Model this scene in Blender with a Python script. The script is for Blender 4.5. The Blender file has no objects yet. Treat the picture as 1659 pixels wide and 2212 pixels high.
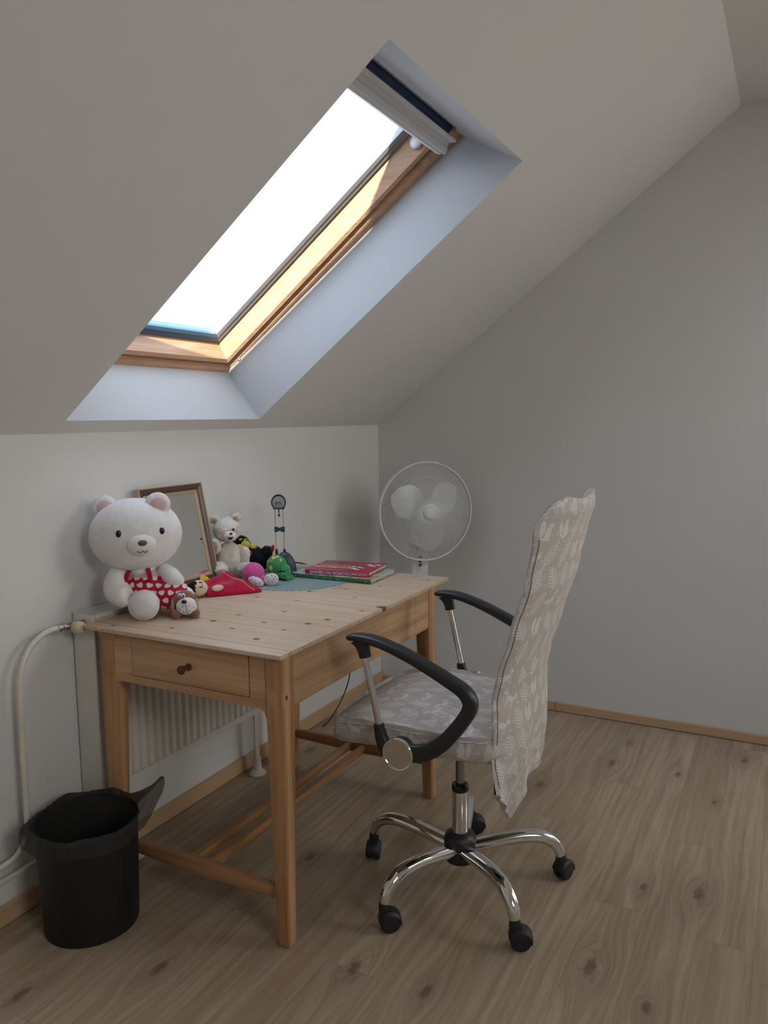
import bpy, bmesh, math, random
from mathutils import Vector, Matrix, noise
sc = bpy.context.scene
COL = sc.collection
PI = math.pi
random.seed(7)

# ------------------------------------------------------------------ camera
YAW, PITCH, ROLL, FPX = 0.4830, 0.1190, -0.0106, 1697.08
CAM = Vector((-3.3636, -1.7903, 1.3108))
fw = Vector((math.cos(YAW)*math.cos(PITCH), math.sin(YAW)*math.cos(PITCH), -math.sin(PITCH)))
rt0 = Vector((math.sin(YAW), -math.cos(YAW), 0)); up0 = rt0.cross(fw)
rt = rt0*math.cos(ROLL) + up0*math.sin(ROLL)
upv = -rt0*math.sin(ROLL) + up0*math.cos(ROLL)
cd = bpy.data.cameras.new('camera'); cam = bpy.data.objects.new('camera', cd); COL.objects.link(cam)
cd.sensor_fit = 'VERTICAL'; cd.sensor_height = 36.0; cd.lens = 36.0*FPX/2212.0
cd.clip_start = 0.02
m = Matrix((rt, upv, -fw)).transposed().to_4x4(); m.translation = CAM
cam.matrix_world = m
sc.camera = cam
sc.view_settings.view_transform = 'Standard'
sc.view_settings.look = 'None'
sc.view_settings.gamma = 1.0
sc.view_settings.exposure = 0.15
sc.view_settings.use_curve_mapping = False

# ------------------------------------------------------------------ node maths helper
class N:
    def __init__(s, nt, out): s.nt, s.o = nt, out
    def _m(s, op, b=None, c=None, flip=False):
        n = s.nt.nodes.new('ShaderNodeMath'); n.operation = op
        ins = [s, b, c]
        if flip: ins = [b, s, c]
        for i, v in enumerate(ins):
            if v is None: continue
            if isinstance(v, N): s.nt.links.new(v.o, n.inputs[i])
            else: n.inputs[i].default_value = float(v)
        return N(s.nt, n.outputs[0])
    def __add__(s, b): return s._m('ADD', b)
    __radd__ = __add__
    def __sub__(s, b): return s._m('SUBTRACT', b)
    def __rsub__(s, b): return s._m('SUBTRACT', b, flip=True)
    def __mul__(s, b): return s._m('MULTIPLY', b)
    __rmul__ = __mul__
    def __truediv__(s, b): return s._m('DIVIDE', b)
    def __pow__(s, b): return s._m('POWER', b)
    def lt(s, b): return s._m('LESS_THAN', b)
    def gt(s, b): return s._m('GREATER_THAN', b)
    def mx(s, b): return s._m('MAXIMUM', b)
    def mn(s, b): return s._m('MINIMUM', b)
    def abs(s): return s._m('ABSOLUTE')
    def sin(s): return s._m('SINE')
    def cos(s): return s._m('COSINE')
    def sqrt(s): return s._m('SQRT')
    def exp(s): return s._m('EXPONENT')
    def floor(s): return s._m('FLOOR')
    def fract(s): return s._m('FRACT')
    def atan2(s, b): return s._m('ARCTAN2', b)
    def sstep(s, a, b):
        n = s.nt.nodes.new('ShaderNodeMapRange'); n.interpolation_type = 'SMOOTHSTEP'
        s.nt.links.new(s.o, n.inputs[0])
        if a < b: vals = (a, b, 0, 1)
        else: vals = (b, a, 1, 0)
        for i, v in enumerate(vals): n.inputs[1+i].default_value = v
        return N(s.nt, n.outputs[0])

class MT:
    """a procedural material"""
    def __init__(s, name, color=(.8, .8, .8), rough=.6, metal=0., spec=.5, sheen=0., coat=0., coat_rough=.1):
        s.m = bpy.data.materials.new(name); s.m.use_nodes = True
        s.nt = s.m.node_tree; s.b = s.nt.nodes['Principled BSDF']
        s.set('Base Color', (*color, 1)); s.set('Roughness', rough); s.set('Metallic', metal)
        s.set('Specular IOR Level', spec); s.set('Sheen Weight', sheen); s.set('Coat Weight', coat); s.set('Coat Roughness', coat_rough)
        if sheen: s.set('Sheen Roughness', .4)
    def set(s, k, v): s.b.inputs[k].default_value = v
    def link(s, a, k): s.nt.links.new(a.o if isinstance(a, N) else a, s.b.inputs[k])
    def new(s, t): return s.nt.nodes.new(t)
    def pos(s, obj=False):
        if obj:
            g = s.new('ShaderNodeTexCoord').outputs['Object']
        else: g = s.new('ShaderNodeNewGeometry').outputs['Position']
        x = s.new('ShaderNodeSeparateXYZ'); s.nt.links.new(g, x.inputs[0])
        return [N(s.nt, o) for o in x.outputs]
    def nrm(s):
        g = s.new('ShaderNodeNewGeometry'); x = s.new('ShaderNodeSeparateXYZ')
        s.nt.links.new(g.outputs['True Normal'], x.inputs[0]); return [N(s.nt, o) for o in x.outputs]
    def uv(s):
        g = s.new('ShaderNodeTexCoord'); x = s.new('ShaderNodeSeparateXYZ')
        s.nt.links.new(g.outputs['UV'], x.inputs[0]); return [N(s.nt, x.outputs[0]), N(s.nt, x.outputs[1])]
    def val(s, v):
        n = s.new('ShaderNodeValue'); n.outputs[0].default_value = v; return N(s.nt, n.outputs[0])
    def vec(s, x, y, z=0.):
        c = s.new('ShaderNodeCombineXYZ')
        for i, v in enumerate((x, y, z)):
            if isinstance(v, N): s.nt.links.new(v.o, c.inputs[i])
            else: c.inputs[i].default_value = v
        return c.outputs[0]
    def noise(s, v, scale=1., detail=4., rough=.5, dist=0.):
        n = s.new('ShaderNodeTexNoise'); s.nt.links.new(v, n.inputs['Vector'])
        n.inputs['Scale'].default_value = scale; n.inputs['Detail'].default_value = detail
        n.inputs['Roughness'].default_value = rough; n.inputs['Distortion'].default_value = dist
        return N(s.nt, n.outputs[0])
    def white(s, v):
        n = s.new('ShaderNodeTexWhiteNoise'); n.noise_dimensions = '3D'; s.nt.links.new(v, n.inputs['Vector'])
        c = s.new('ShaderNodeSeparateColor'); s.nt.links.new(n.outputs['Color'], c.inputs[0])
        return [N(s.nt, o) for o in c.outputs]
    def voro(s, v, scale, rnd=1.):
        n = s.new('ShaderNodeTexVoronoi'); s.nt.links.new(v, n.inputs['Vector']); n.inputs['Scale'].default_value = scale
        n.inputs['Randomness'].default_value = rnd
        c = s.new('ShaderNodeSeparateColor'); s.nt.links.new(n.outputs['Color'], c.inputs[0])
        return N(s.nt, n.outputs['Distance']), [N(s.nt, o) for o in c.outputs]
    def mix(s, f, a, b):
        n = s.new('ShaderNodeMix'); n.data_type = 'RGBA'
        if isinstance(f, N): s.nt.links.new(f.o, n.inputs[0])
        else: n.inputs[0].default_value = f
        for i, v in ((6, a), (7, b)):
            if isinstance(v, tuple): n.inputs[i].default_value = (*v, 1)
            else: s.nt.links.new(v, n.inputs[i])
        return n.outputs[2]
    def bump(s, h, strength=.3, dist=.002):
        n = s.new('ShaderNodeBump'); n.inputs['Strength'].default_value = strength; n.inputs['Distance'].default_value = dist
        s.nt.links.new(h.o, n.inputs['Height']); s.nt.links.new(n.outputs[0], s.b.inputs['Normal'])
    def tri(s):
        """metre coordinates (a, b) on whichever world plane the surface faces"""
        x, y, z = s.pos(); nx, ny, nz = [q.abs() for q in s.nrm()]
        top = nz.gt(.62); sx = nx.gt(ny)
        a = top*x + (1-top)*(sx*y + (1-sx)*x)
        b = top*y + (1-top)*z
        return a, b, nz

def plain(name, color, rough=.6, **k): return MT(name, color, rough, **k).m

def wall_mat(name, color):
    t = MT(name, color, .85, spec=.25); x, y, z = t.pos()
    h = t.noise(t.vec(x, y, z), 180, 3, .6); t.bump(h, .08, .001)
    big = t.noise(t.vec(x, y, z), 2.2, 2)
    t.link(t.mix(big.sstep(.3, .7), tuple(c*.985 for c in color), tuple(min(1, c*1.01) for c in color)), 'Base Color')
    return t.m

def wood(name, light, dark, axis='y', knots=(), knotcol=(.10, .05, .025), rough=.5, scale=1., streak=1., board=None, seams=None, spec=.4, rings=0.):
    """grain runs along axis; knots = [(along, across, half width, length ratio)]"""
    t = MT(name, light, rough, spec=spec)
    x, y, z = t.pos()
    if axis == 'x': g, a, b = x, y, z
    elif axis == 'y': g, a, b = y, x, z
    else: g, a, b = z, x, y
    kd = t.val(0.)
    warp = t.val(0.)
    for k in knots:
        gk, ak, s, r = k
        dg = (g - gk)/(s*r); da = (a - ak)/s
        q = dg*dg + da*da
        kd = kd.mx(q.sstep(1.25, .35))
        warp = warp + (q*-.16).exp()*da*(s*.9)
    a2 = a + warp*-1.0
    wob = (t.noise(t.vec(g*1.3, a*6, b*6), 1., 2) - .5)*.02
    a3 = a2 + wob
    f1 = t.noise(t.vec(g*2.2*scale, a3*70*scale, b*70*scale), 1., 4, .55)
    f2 = t.noise(t.vec(g*9*scale, a3*320*scale, b*320*scale), 1., 3, .6)
    f = f1*.72 + f2*.28
    fac = f.sstep(.36, .68)
    if rings:
        rr = (((a3*a3 + (b*.7)*b).sqrt())*rings + t.noise(t.vec(g*1.1, a*5, b*5), 1., 2)*7).sin()
        fac = fac*.55 + rr.sstep(-.4, .95)*.45
    col = t.mix(fac*streak, light, dark)
    if board:
        bid = (a/board).floor()
        w = t.white(t.vec(bid, 3.7, 1.1))
        col = t.mix(w[0]*.34, col, tuple(c*.72 for c in light))
    if seams:
        for sv in seams:
            col = t.mix((a - sv).abs().lt(.0011), col, tuple(c*.45 for c in dark))
    col = t.mix(kd, col, knotcol)
    t.link(col, 'Base Color')
    t.bump(f, .12, .0012)
    return t.m

# ------------------------------------------------------------------ materials
M = {}
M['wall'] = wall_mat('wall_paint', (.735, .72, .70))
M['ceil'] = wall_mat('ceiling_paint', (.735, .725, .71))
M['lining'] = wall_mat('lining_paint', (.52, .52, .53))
DK = [(-0.386, -1.709), (-0.484, -1.748), (-0.322, -1.422), (-0.409, -1.625), (-0.523, -1.661), (-0.505, -1.538), (-0.617, -1.7), (-0.333, -1.814),
      (-0.604, -1.803), (-0.171, -1.865), (-0.665, -1.561), (-0.641, -1.621), (-0.425, -1.28), (-0.481, -1.185), (-0.514, -1.201), (-0.483, -1.215),
      (-0.599, -1.293), (-0.46, -1.406), (-0.703, -1.433), (-0.741, -1.371), (-0.595, -1.117), (-0.633, -0.923), (-0.697, -0.963)]
dk = []
for i, (gy, ax) in enumerate(DK):
    big = i in (0, 10, 11, 12, 8)
    dk.append((gy, ax, .0085 if big else (.014 if i == 19 else .0052), 1.35 if big else 1.9))
M['desktop'] = wood('pine_desktop', (.71, .54, .405), (.56, .385, .255), 'y', dk, (.17, .085, .045), .38, board=.098, seams=[-1.852, -1.7, -1.405, -1.19, -1.02], streak=.75)
M['pine'] = wood('pine_apron', (.62, .40, .225), (.40, .215, .10), 'x', [(-1.66, .672, .006, 1), (-1.21, .67, .012, 1.6), (-1.16, .665, .006, 1.2), (-1.08, .70, .007, 1.3), (-1.07, .665, .008, 1.1), (-1.4, .65, .006, 1.6)], (.16, .07, .035), .42, rings=210)
M['pine_end'] = wood('pine_end_rail', (.62, .385, .215), (.42, .23, .115), 'y', [(-.30, .726, .0035, 1.2), (-.36, .70, .003, 2), (-.655, .70, .003, 1.5), (-.58, .65, .003, 3)], (.16, .07, .035), .42, rings=190)
M['pine_leg'] = wood('pine_leg', (.60, .355, .18), (.36, .17, .070), 'z', [(.645, -1.86, .006, 1.2), (.46, -1.0, .006, 1.5)], (.12, .05, .025), .42, rings=200)
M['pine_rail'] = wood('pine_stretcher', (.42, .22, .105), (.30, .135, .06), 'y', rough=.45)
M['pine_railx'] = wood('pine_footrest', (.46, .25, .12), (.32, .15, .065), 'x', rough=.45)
M['frame_wood'] = wood('window_pine', (.62, .38, .24), (.47, .26, .155), 'x', rough=.32, spec=.5)
M['frame_woody'] = wood('window_pine_side', (.62, .38, .24), (.47, .26, .155), 'y', rough=.32, spec=.5)
M['skirting'] = wood('beech_skirting', (.60, .405, .245), (.52, .33, .19), 'x', rough=.45, streak=.7)
M['skirtingy'] = wood('beech_skirting_gable', (.60, .405, .245), (.52, .33, .19), 'y', rough=.45, streak=.7)

def floor_mat():
    FK = [(-0.442, -1.225, .011), (-0.43, -1.461, .009), (-0.201, -1.669, .010), (-0.733, -1.03, .012), (-1.173, -1.609, .013), (-1.599, -1.41, .013), (-1.852, -1.093, .011),
          (-1.857, -0.906, .011), (-2.069, -0.487, .012), (-2.28, -0.263, .011), (-1.186, -1.254, .008), (-1.207, -1.468, .008), (-0.851, -0.129, .012),
          (-1.675, -1.55, .009), (-0.22, -1.25, .005), (-.6, -1.6, .006), (-2.5, -.8, .011), (-2.4, -1.3, .012), (-.4, -.6, .011), (-1.5, -.55, .01)]
    t = MT('oak_laminate', (.4, .3, .2), .42, spec=.42)
    x, y, z = t.pos()
    W = .1315
    row = ((y + 1.361)/W).floor()
    rw = t.white(t.vec(row, .37, 5.1))
    L = 1.29
    off = rw[0]*L
    pid = ((x + .889 + (row+2).abs()*.431 + (rw[1]*.2))/L).floor()
    pl = t.white(t.vec(row, pid, 2.3))
    kd = t.val(0.); warp = t.val(0.); halo = t.val(0.)
    for (kx, ky, s) in FK:
        dx = (x - kx)/(s*2.5); dy = (y - ky)/(s*1.1)
        q = dx*dx + dy*dy
        nq = q + (t.noise(t.vec(x*60, y*90, 0), 1., 2) - .5)*1.6
        kd = kd.mx(nq.sstep(1.7, -.1))
        halo = halo.mx((q*-.09).exp())
        warp = warp + (q*-.07).exp()*dy*(s*1.5)
    yy = y - warp + (t.noise(t.vec(x*1.7 + pl[0]*40, y*5, 0), 1., 3) - .5)*.05
    g1 = t.noise(t.vec(x*2.4 + pl[1]*31, yy*55, pl[2]*9), 1., 5, .6)
    g2 = t.noise(t.vec(x*14 + pl[1]*17, yy*420, 0), 1., 3, .6)
    g3 = t.noise(t.vec(x*.9 + pl[0]*13, yy*16, 2), 1., 3, .5)
    f = g1*.55 + g2*.20 + g3*.25
    col = t.mix(f.sstep(.34, .66), (.305, .215, .148), (.515, .405, .300))
    cracks = t.noise(t.vec(x*3.1 + pl[0]*7, yy*105, 4), 1., 4, .65).sstep(.66, .76)
    col = t.mix(cracks*.55, col, (.17, .105, .065))
    col = t.mix(pl[2]*.42, col, (.30, .215, .145))
    col = t.mix(halo*.36, col, (.21, .135, .09))
    rr = (((t.noise(t.vec(x*4, y*9, 7), 1., 2))*90 + yy*700).sin()).sstep(.3, 1.)*halo
    col = t.mix(rr*.35, col, (.16, .10, .065))
    col = t.mix(kd*.80, col, (.125, .080, .058))
    ey = ((y + 1.361)/W).fract(); ex = ((x + .889 + (row+2).abs()*.431 + (rw[1]*.2))/L).fract()
    seam = ey.lt(.010).mx(ex.lt(.0012))
    col = t.mix(seam*.5, col, (.14, .095, .065))
    t.link(col, 'Base Color')
    t.link(g2*.12 + .36, 'Roughness')
    t.bump(f, .10, .0015)
    return t.m
M['floor'] = floor_mat()

def rot2(a, b, ang):
    c, s = ang.cos(), ang.sin(); return a*c + b*s, b*c - a*s

def forest_fabric(name):
    """pale ferns, foxes, trees and stars on beige cotton"""
    t = MT(name, (.4, .36, .33), .82, spec=.2, sheen=.25)
    a, b, nz = t.tri()
    def cell(a, b, sz, seed):
        A, B = a/sz, b/sz
        row = B.floor(); A = A + row*.5
        ia = A.floor()
        la, lb = A.fract() - .5, B.fract() - .5
        w = t.white(t.vec(ia, row, seed))
        return la, lb, w
    la, lb, w = cell(a, b, .060, 3.)
    fx, fy = rot2(la*.84, lb*.84, (w[0] - .5)*1.1)
    leaf = 1 - (fy*2.1)*(fy*2.1)
    ax = fx.abs()
    fern = (ax - leaf*.26).lt(0)*(((fy - ax*.9)*48).sin().gt(.1)).mx(ax.lt(.018)*fy.abs().lt(.47))
    def ell(cx, cy, rx, ry):
        dx, dy = (fx - cx)/rx, (fy - cy)/ry
        return (dx*dx + dy*dy).lt(1)
    fox = ell(0., 0., .24, .10).mx(ell(.27, .13, .10, .08)).mx(ell(-.33, .13, .15, .07)).mx(ell(.25, .22, .03, .07))
    for lx in (-.18, -.1, .1, .18): fox = fox.mx(((fx - lx).abs().lt(.018))*fy.lt(0)*fy.gt(-.30))
    squirrel = ell(.08, -.06, .13, .22).mx(ell(.12, .2, .10, .09)).mx(ell(-.17, .06, .09, .27)).mx(ell(0., -.26, .2, .05))
    tree = (fx.abs() - (.34 - fy)*.42).lt(0)*fy.gt(-.36)*fy.lt(.34)*(((fx - fy*.5)*95).sin().gt(-.55))
    k = w[1]
    mot = fern*k.lt(.46) + fox*k.gt(.46)*k.lt(.68) + squirrel*k.gt(.68)*k.lt(.86) + tree*k.gt(.86)
    la2, lb2, w2 = cell(a + .013, b + .021, .0215, 9.)
    sx, sy = rot2(la2, lb2, w2[0]*3.)
    r = (sx*sx + sy*sy).sqrt(); th = sy.atan2(sx)
    star = (r - (th*3).cos().abs()*.27).lt(0)*r.lt(.24)*((th*3).cos().abs().gt(.86))
    sprig = (sx.abs().lt(.03)*sy.abs().lt(.4)).mx((sx.abs() - .2).lt(0)*(((sy - sx.abs()*.9)*22).sin().gt(.6))*sy.lt(.34)*sy.gt(-.3))
    k2 = w2[1]
    small = (star*k2.lt(.4) + sprig*k2.gt(.4)*k2.lt(.78))
    clear = 1 - ((la.abs().lt(.33))*(lb.abs().lt(.42)))
    mot = mot.mx(small*clear)
    col = t.mix(mot*.92, (.51, .45, .41), (.70, .67, .64))
    t.link(col, 'Base Color')
    wv = t.noise(t.vec(a, b, 0), 900, 2)
    t.bump(wv, .10, .0006)
    return t.m
M['fabric'] = forest_fabric('forest_print_cotton')

def heart_fabric():
    t = MT('heart_print_cotton', (.5, .02, .05), .75, spec=.2, sheen=.2)
    x, y, z = t.pos()
    a = x*-.463*-1 + y*-.886; b = z*1.05 + (x*.886 + y*.464)*.35
    sz = .0235
    A, B = a/sz, b/sz
    row = B.floor(); A = A + row*.5
    w = t.white(t.vec(A.floor(), row, 4.))
    u, v = A.fract() - .5, B.fract() - .5
    u, v = rot2(u, v, (w[0] - .5)*1.6)
    X, Y = u*3.2, v*3.2 + .1
    q = X*X + Y*Y - 1
    h = (q*q*q - X*X*Y*Y*Y).lt(0)
    t.link(t.mix(h, (.43, .012, .045), (.74, .70, .66)), 'Base Color')
    return t.m
M['hearts'] = heart_fabric()

def plush(name, color, color2=None, scale=420, bump=.55, sheen=.6):
    t = MT(name, color, .9, spec=.1, sheen=sheen); x, y, z = t.pos()
    h = t.noise(t.vec(x, y, z), scale, 3, .7); t.bump(h, bump, .003)
    v = t.noise(t.vec(x, y, z), 60, 3)
    t.link(t.mix(v.sstep(.3, .7), color, color2 or tuple(c*.93 for c in color)), 'Base Color')
    return t.m
M['white_plush'] = plush('white_plush', (.83, .80, .80), scale=700, bump=.3)
M['pink_white'] = plush('pale_pink_plush', (.70, .50, .50), scale=700, bump=.3)
M['fur_cream'] = plush('cream_fur', (.80, .75, .68), (.68, .60, .52), 260, .9)
M['tan_plush'] = plush('tan_plush', (.50, .31, .23))
M['brown_plush'] = plush('brown_plush', (.30, .12, .075))
M['black_plush'] = plush('black_plush', (.012, .012, .014), (.008, .008, .009), sheen=.15)
M['yellow_plush'] = plush('yellow_plush', (.66, .56, .13))
M['red_plush'] = plush('red_plush', (.44, .025, .05))
M['green_plush'] = plush('green_plush', (.04, .30, .10))
M['red_felt'] = plush('red_felt', (.47, .012, .055), (.40, .010, .045), 900, .2, .3)
M['yellow_felt'] = plain('yellow_trim', (.80, .50, .06), .8)
M['gold_thread'] = plain('gold_thread', (.72, .40, .14), .6)
M['cream_skin'] = plain('cream_vinyl', (.70, .585, .42), .5)
M['pale_hand'] = plain('pale_hand_felt', (.74, .56, .47), .7)
M['black_hair'] = plush('black_wool', (.012, .010, .010), (.02, .018, .018), 500, .8, .1)
M['gloss_black'] = plain('glossy_black_plastic', (.012, .012, .016), .15)
M['satin_black'] = plain('satin_black', (.02, .02, .022), .4)
M['white_gloss'] = plain('white_eye_plastic', (.8, .8, .8), .3)
M['blue_ink'] = plain('blue_iris', (.03, .08, .30), .3)
M['nose_brown'] = plain('brown_stitched_nose', (.14, .07, .05), .5)

def pink_sparkle():
    t = MT('pink_glitter_plush', (.60, .07, .27), .75, sheen=.4); x, y, z = t.pos()
    d, c = t.voro(t.vec(x, y, z), 160)
    s = d.lt(.22)*c[0].gt(.55)
    t.link(t.mix(s, (.60, .075, .28), (.85, .50, .66)), 'Base Color'); return t.m
M['pink'] = pink_sparkle()
def floral():
    t = MT('floral_cotton', (.7, .6, .62), .8); x, y, z = t.pos()
    d, c = t.voro(t.vec(x, y, z), 120, .7)
    n = t.noise(t.vec(x, y, z), 900, 1)
    s = (d + (n - .5)*.25).lt(.27)
    c1 = t.mix(c[0], (.24, .08, .16), (.38, .15, .30))
    t.link(t.mix(s, (.72, .63, .64), c1), 'Base Color'); return t.m
M['floral'] = floral()
def shell():
    t = MT('spotted_shell_cotton', (.05, .3, .1), .75, sheen=.2); x, y, z = t.pos()
    d, c = t.voro(t.vec(x, y, z*.7), 68, .8)
    col = t.mix(d.lt(.32), (.035, .25, .075), t.mix(c[0].gt(.5), (.62, .58, .16), (.62, .27, .12)))
    d2, c2 = t.voro(t.vec(x, y, z), 34, .9)
    tri = (d2*1.).lt(.28)*c2[1].gt(.55)
    col = t.mix(tri, col, (.66, .60, .10)); t.link(col, 'Base Color'); return t.m
M['shell'] = shell()
def mat_stripes():
    t = MT('striped_mat', (.3, .4, .4), .55, spec=.3); x, y, z = t.pos()
    s = ((y*.83 + x*.56)*2*PI/.0088).sin().sstep(-.35, .35)
    t.link(t.mix(s, (.095, .19, .235), (.40, .455, .43)), 'Base Color'); return t.m
M['mat'] = mat_stripes()

M['rad'] = plain('radiator_enamel', (.70, .665, .60), .35)
M['rad_dark'] = plain('radiator_inside', (.20, .19, .18), .6)
M['pipe'] = plain('pipe_paint', (.70, .66, .55), .4)
M['knob_cream'] = plain('cream_plastic', (.68, .575, .40), .4)
M['valve'] = MT('brass_nickel', (.42, .36, .33), .3, 1.).m
M['steel'] = MT('brushed_steel', (.62, .61, .60), .28, 1.).m
M['chrome'] = MT('chrome', (.80, .80, .80), .07, 1.).m
M['dark_chrome'] = MT('dark_chrome', (.30, .30, .31), .18, 1.).m
M['disc'] = MT('polished_disc', (.66, .63, .60), .16, 1.).m
M['black'] = plain('black_plastic', (.018, .018, .020), .42)
M['rubber'] = plain('black_nylon', (.014, .014, .015), .5)
M['armblack'] = plain('black_arm_plastic', (.022, .022, .026), .36)
M['fan'] = plain('white_fan_plastic', (.74, .74, .745), .35)
M['blade'] = plain('white_fan_blade', (.78, .78, .79), .16)
M['fan_grey'] = plain('grey_button', (.10, .10, .105), .4)
M['knob_red'] = plain('dark_red_knob', (.105, .022, .018), .3)
M['lamp_green'] = plain('dark_green_plastic', (.022, .055, .060), .38)
M['lamp_lens'] = plain('lamp_lens', (.30, .31, .31), .2)
M['mirror_glass'] = MT('mirror_glass', (.84, .84, .80), .02, 1.).m
M['frame_brown'] = wood('mirror_frame_brown', (.115, .066, .048), (.08, .044, .033), 'z', rough=.3, streak=.5)
M['frame_gold'] = plain('mirror_frame_gold', (.50, .36, .235), .35)
M['alu'] = MT('blind_aluminium', (.78, .79, .80), .42, .0).m
M['navy'] = plain('navy_blind_fabric', (.018, .040, .115), .7)
M['gasket'] = plain('blue_grey_gasket', (.05, .12, .20), .35)
M['alu_dark'] = MT('grey_glazing_bead', (.33, .33, .34), .35, .6).m
M['screwgrey'] = plain('dark_bolt', (.03, .04, .06), .4)
M['paper'] = plain('page_paper', (.68, .60, .46), .85)
M['ink_white'] = plain('white_print', (.80, .76, .76), .5)
M['ink_yellow'] = plain('yellow_print', (.76, .56, .12), .5)
M['cord'] = plain('black_cord', (.010, .009, .009), .5)
M['felt'] = plain('felt_pad', (.55, .45, .33), .9)

def cover(name, cols, scale, seed):
    t = MT(name, cols[0], .25, spec=.5); x, y, z = t.pos()
    d, c = t.voro(t.vec(x + seed, y, z*0.2), scale)
    col = t.mix(c[0].gt(.45), cols[0], cols[1])
    for i, cc in enumerate(cols[2:]): col = t.mix(c[1].gt(.60 + .12*i), col, cc)
    n = t.noise(t.vec(x, y, z), 60, 3)
    col = t.mix(n.sstep(.55, .62)*.5, col, cols[-1]); t.link(col, 'Base Color'); return t.m
M['red_cover'] = cover('red_book_cover', [(.45, .025, .045), (.40, .02, .04), (.36, .03, .06)], 9, .3)
M['red_spine'] = plain('magenta_spine', (.46, .02, .10), .25)
M['green_cover'] = cover('colourful_book_cover', [(.13, .27, .17), (.42, .50, .50), (.50, .16, .11), (.30, .42, .46)], 38, .9)
M['green_spine'] = plain('green_spine', (.035, .14, .05), .3)

def bin_mat():
    t = MT('black_wire_mesh', (.010, .010, .010), .5, spec=.35); x, y, z = t.pos()
    h = ((x - y)*1500).sin()*((z)*1500).sin()
    t.bump(h, .25, .001); return t.m
M['bin'] = bin_mat()
def bag_mat():
    t = MT('black_bin_bag', (.045, .043, .041), .20, spec=.5); nt = t.nt
    x, y, z = t.pos(); h = t.noise(t.vec(x, y, z), 70, 5, .65, 1.6); t.bump(h, .9, .008)
    tr = t.new('ShaderNodeBsdfTransparent'); tr.inputs[0].default_value = (.55, .5, .46, 1)
    mx = t.new('ShaderNodeMixShader'); mx.inputs[0].default_value = .55
    nt.links.new(tr.outputs[0], mx.inputs[1]); nt.links.new(t.b.outputs[0], mx.inputs[2])
    nt.links.new(mx.outputs[0], nt.nodes['Material Output'].inputs[0]); return t.m
M['bag'] = bag_mat()
def glass_mat():
    t = MT('window_glass', (1, 1, 1), 0.); nt = t.nt
    tr = t.new('ShaderNodeBsdfTransparent'); tr.inputs[0].default_value = (.97, .985, .98, 1)
    gl = t.new('ShaderNodeBsdfGlossy'); gl.inputs['Roughness'].default_value = 0.01
    lw = t.new('ShaderNodeLayerWeight'); lw.inputs[0].default_value = .5
    fac = (N(nt, lw.outputs['Facing'])**5.)*.9 + .04
    mx = t.new('ShaderNodeMixShader'); nt.links.new(fac.o, mx.inputs[0])
    nt.links.new(tr.outputs[0], mx.inputs[1]); nt.links.new(gl.outputs[0], mx.inputs[2])
    nt.links.new(mx.outputs[0], nt.nodes['Material Output'].inputs[0]); return t.m
M['glass'] = glass_mat()

# ------------------------------------------------------------------ mesh helpers
def V(*a): return Vector(a)
def root_shift(parent):
    p = parent
    off = Vector((0, 0, 0))
    while p is not None:
        off += p.location; p = p.parent
    return off
def obj(name, bm, mat, parent=None, smooth=True, label=None, auto=None):
    """link bm (world coordinates) as one mesh object"""
    off = root_shift(parent)
    if off.length > 0: bmesh.ops.translate(bm, verts=bm.verts, vec=-off)
    bmesh.ops.recalc_face_normals(bm, faces=bm.faces)
    me = bpy.data.meshes.new(name)
    if smooth:
        for f in bm.faces: f.smooth = True
        lim = math.radians(auto or 40)
        for e in bm.edges:
            if len(e.link_faces) == 2 and e.calc_face_angle(0) > lim: e.smooth = False
    bm.to_mesh(me); bm.free()
    for mm in (mat if isinstance(mat, (list, tuple)) else [mat]): me.materials.append(mm)
    o = bpy.data.objects.new(name, me); COL.objects.link(o)
    if parent is not None: o.parent = parent
    if label: o['label'] = label
    return o
def tag(o, label, cat, group=None, kind=None):
    if cat == 'plush toy': group = 'plush toys on the desk'
    o['label'] = label; o['category'] = cat
    if group: o['group'] = group
    if kind: o['kind'] = kind
    return o
def thing(name, label, cat, loc, group=None):
    o = bpy.data.objects.new(name, None); COL.objects.link(o); o.location = loc
    o.empty_display_size = .05
    return tag(o, label, cat, group)
def struct(name, bm, mat, label, cat, parent=None, smooth=False):
    o = obj(name, bm, mat, parent, smooth)
    if parent is None: tag(o, label, cat, kind='structure')
    return o
def B(): return bmesh.new()
def box(bm, lo, hi, bev=0., seg=2):
    lo, hi = Vector(lo), Vector(hi)
    r = bmesh.ops.create_cube(bm, size=1.)
    vs = r['verts']
    for v in vs: v.co = Vector(((lo[i]+hi[i])/2 + v.co[i]*(hi[i]-lo[i]) for i in range(3)))
    if bev:
        es = list({e for v in vs for e in v.link_edges})
        r2 = bmesh.ops.bevel(bm, geom=es, offset=bev, segments=seg, affect='EDGES', profile=.5)
        vs = r2['verts']
    return vs
def taperbox(bm, top, bot, z1, z0, bev=.003):
    """top/bot = (x0,x1,y0,y1)"""
    vs = []
    for (x0, x1, y0, y1), z in ((bot, z0), (top, z1)):
        vs += [bm.verts.new(c) for c in ((x0, y0, z), (x1, y0, z), (x1, y1, z), (x0, y1, z))]
    fs = [(3, 2, 1, 0), (4, 5, 6, 7), (0, 1, 5, 4), (1, 2, 6, 5), (2, 3, 7, 6), (3, 0, 4, 7)]
    faces = [bm.faces.new([vs[i] for i in f]) for f in fs]
    if bev: bmesh.ops.bevel(bm, geom=list({e for f in faces for e in f.edges}), offset=bev, segments=2, affect='EDGES', profile=.5)
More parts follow.
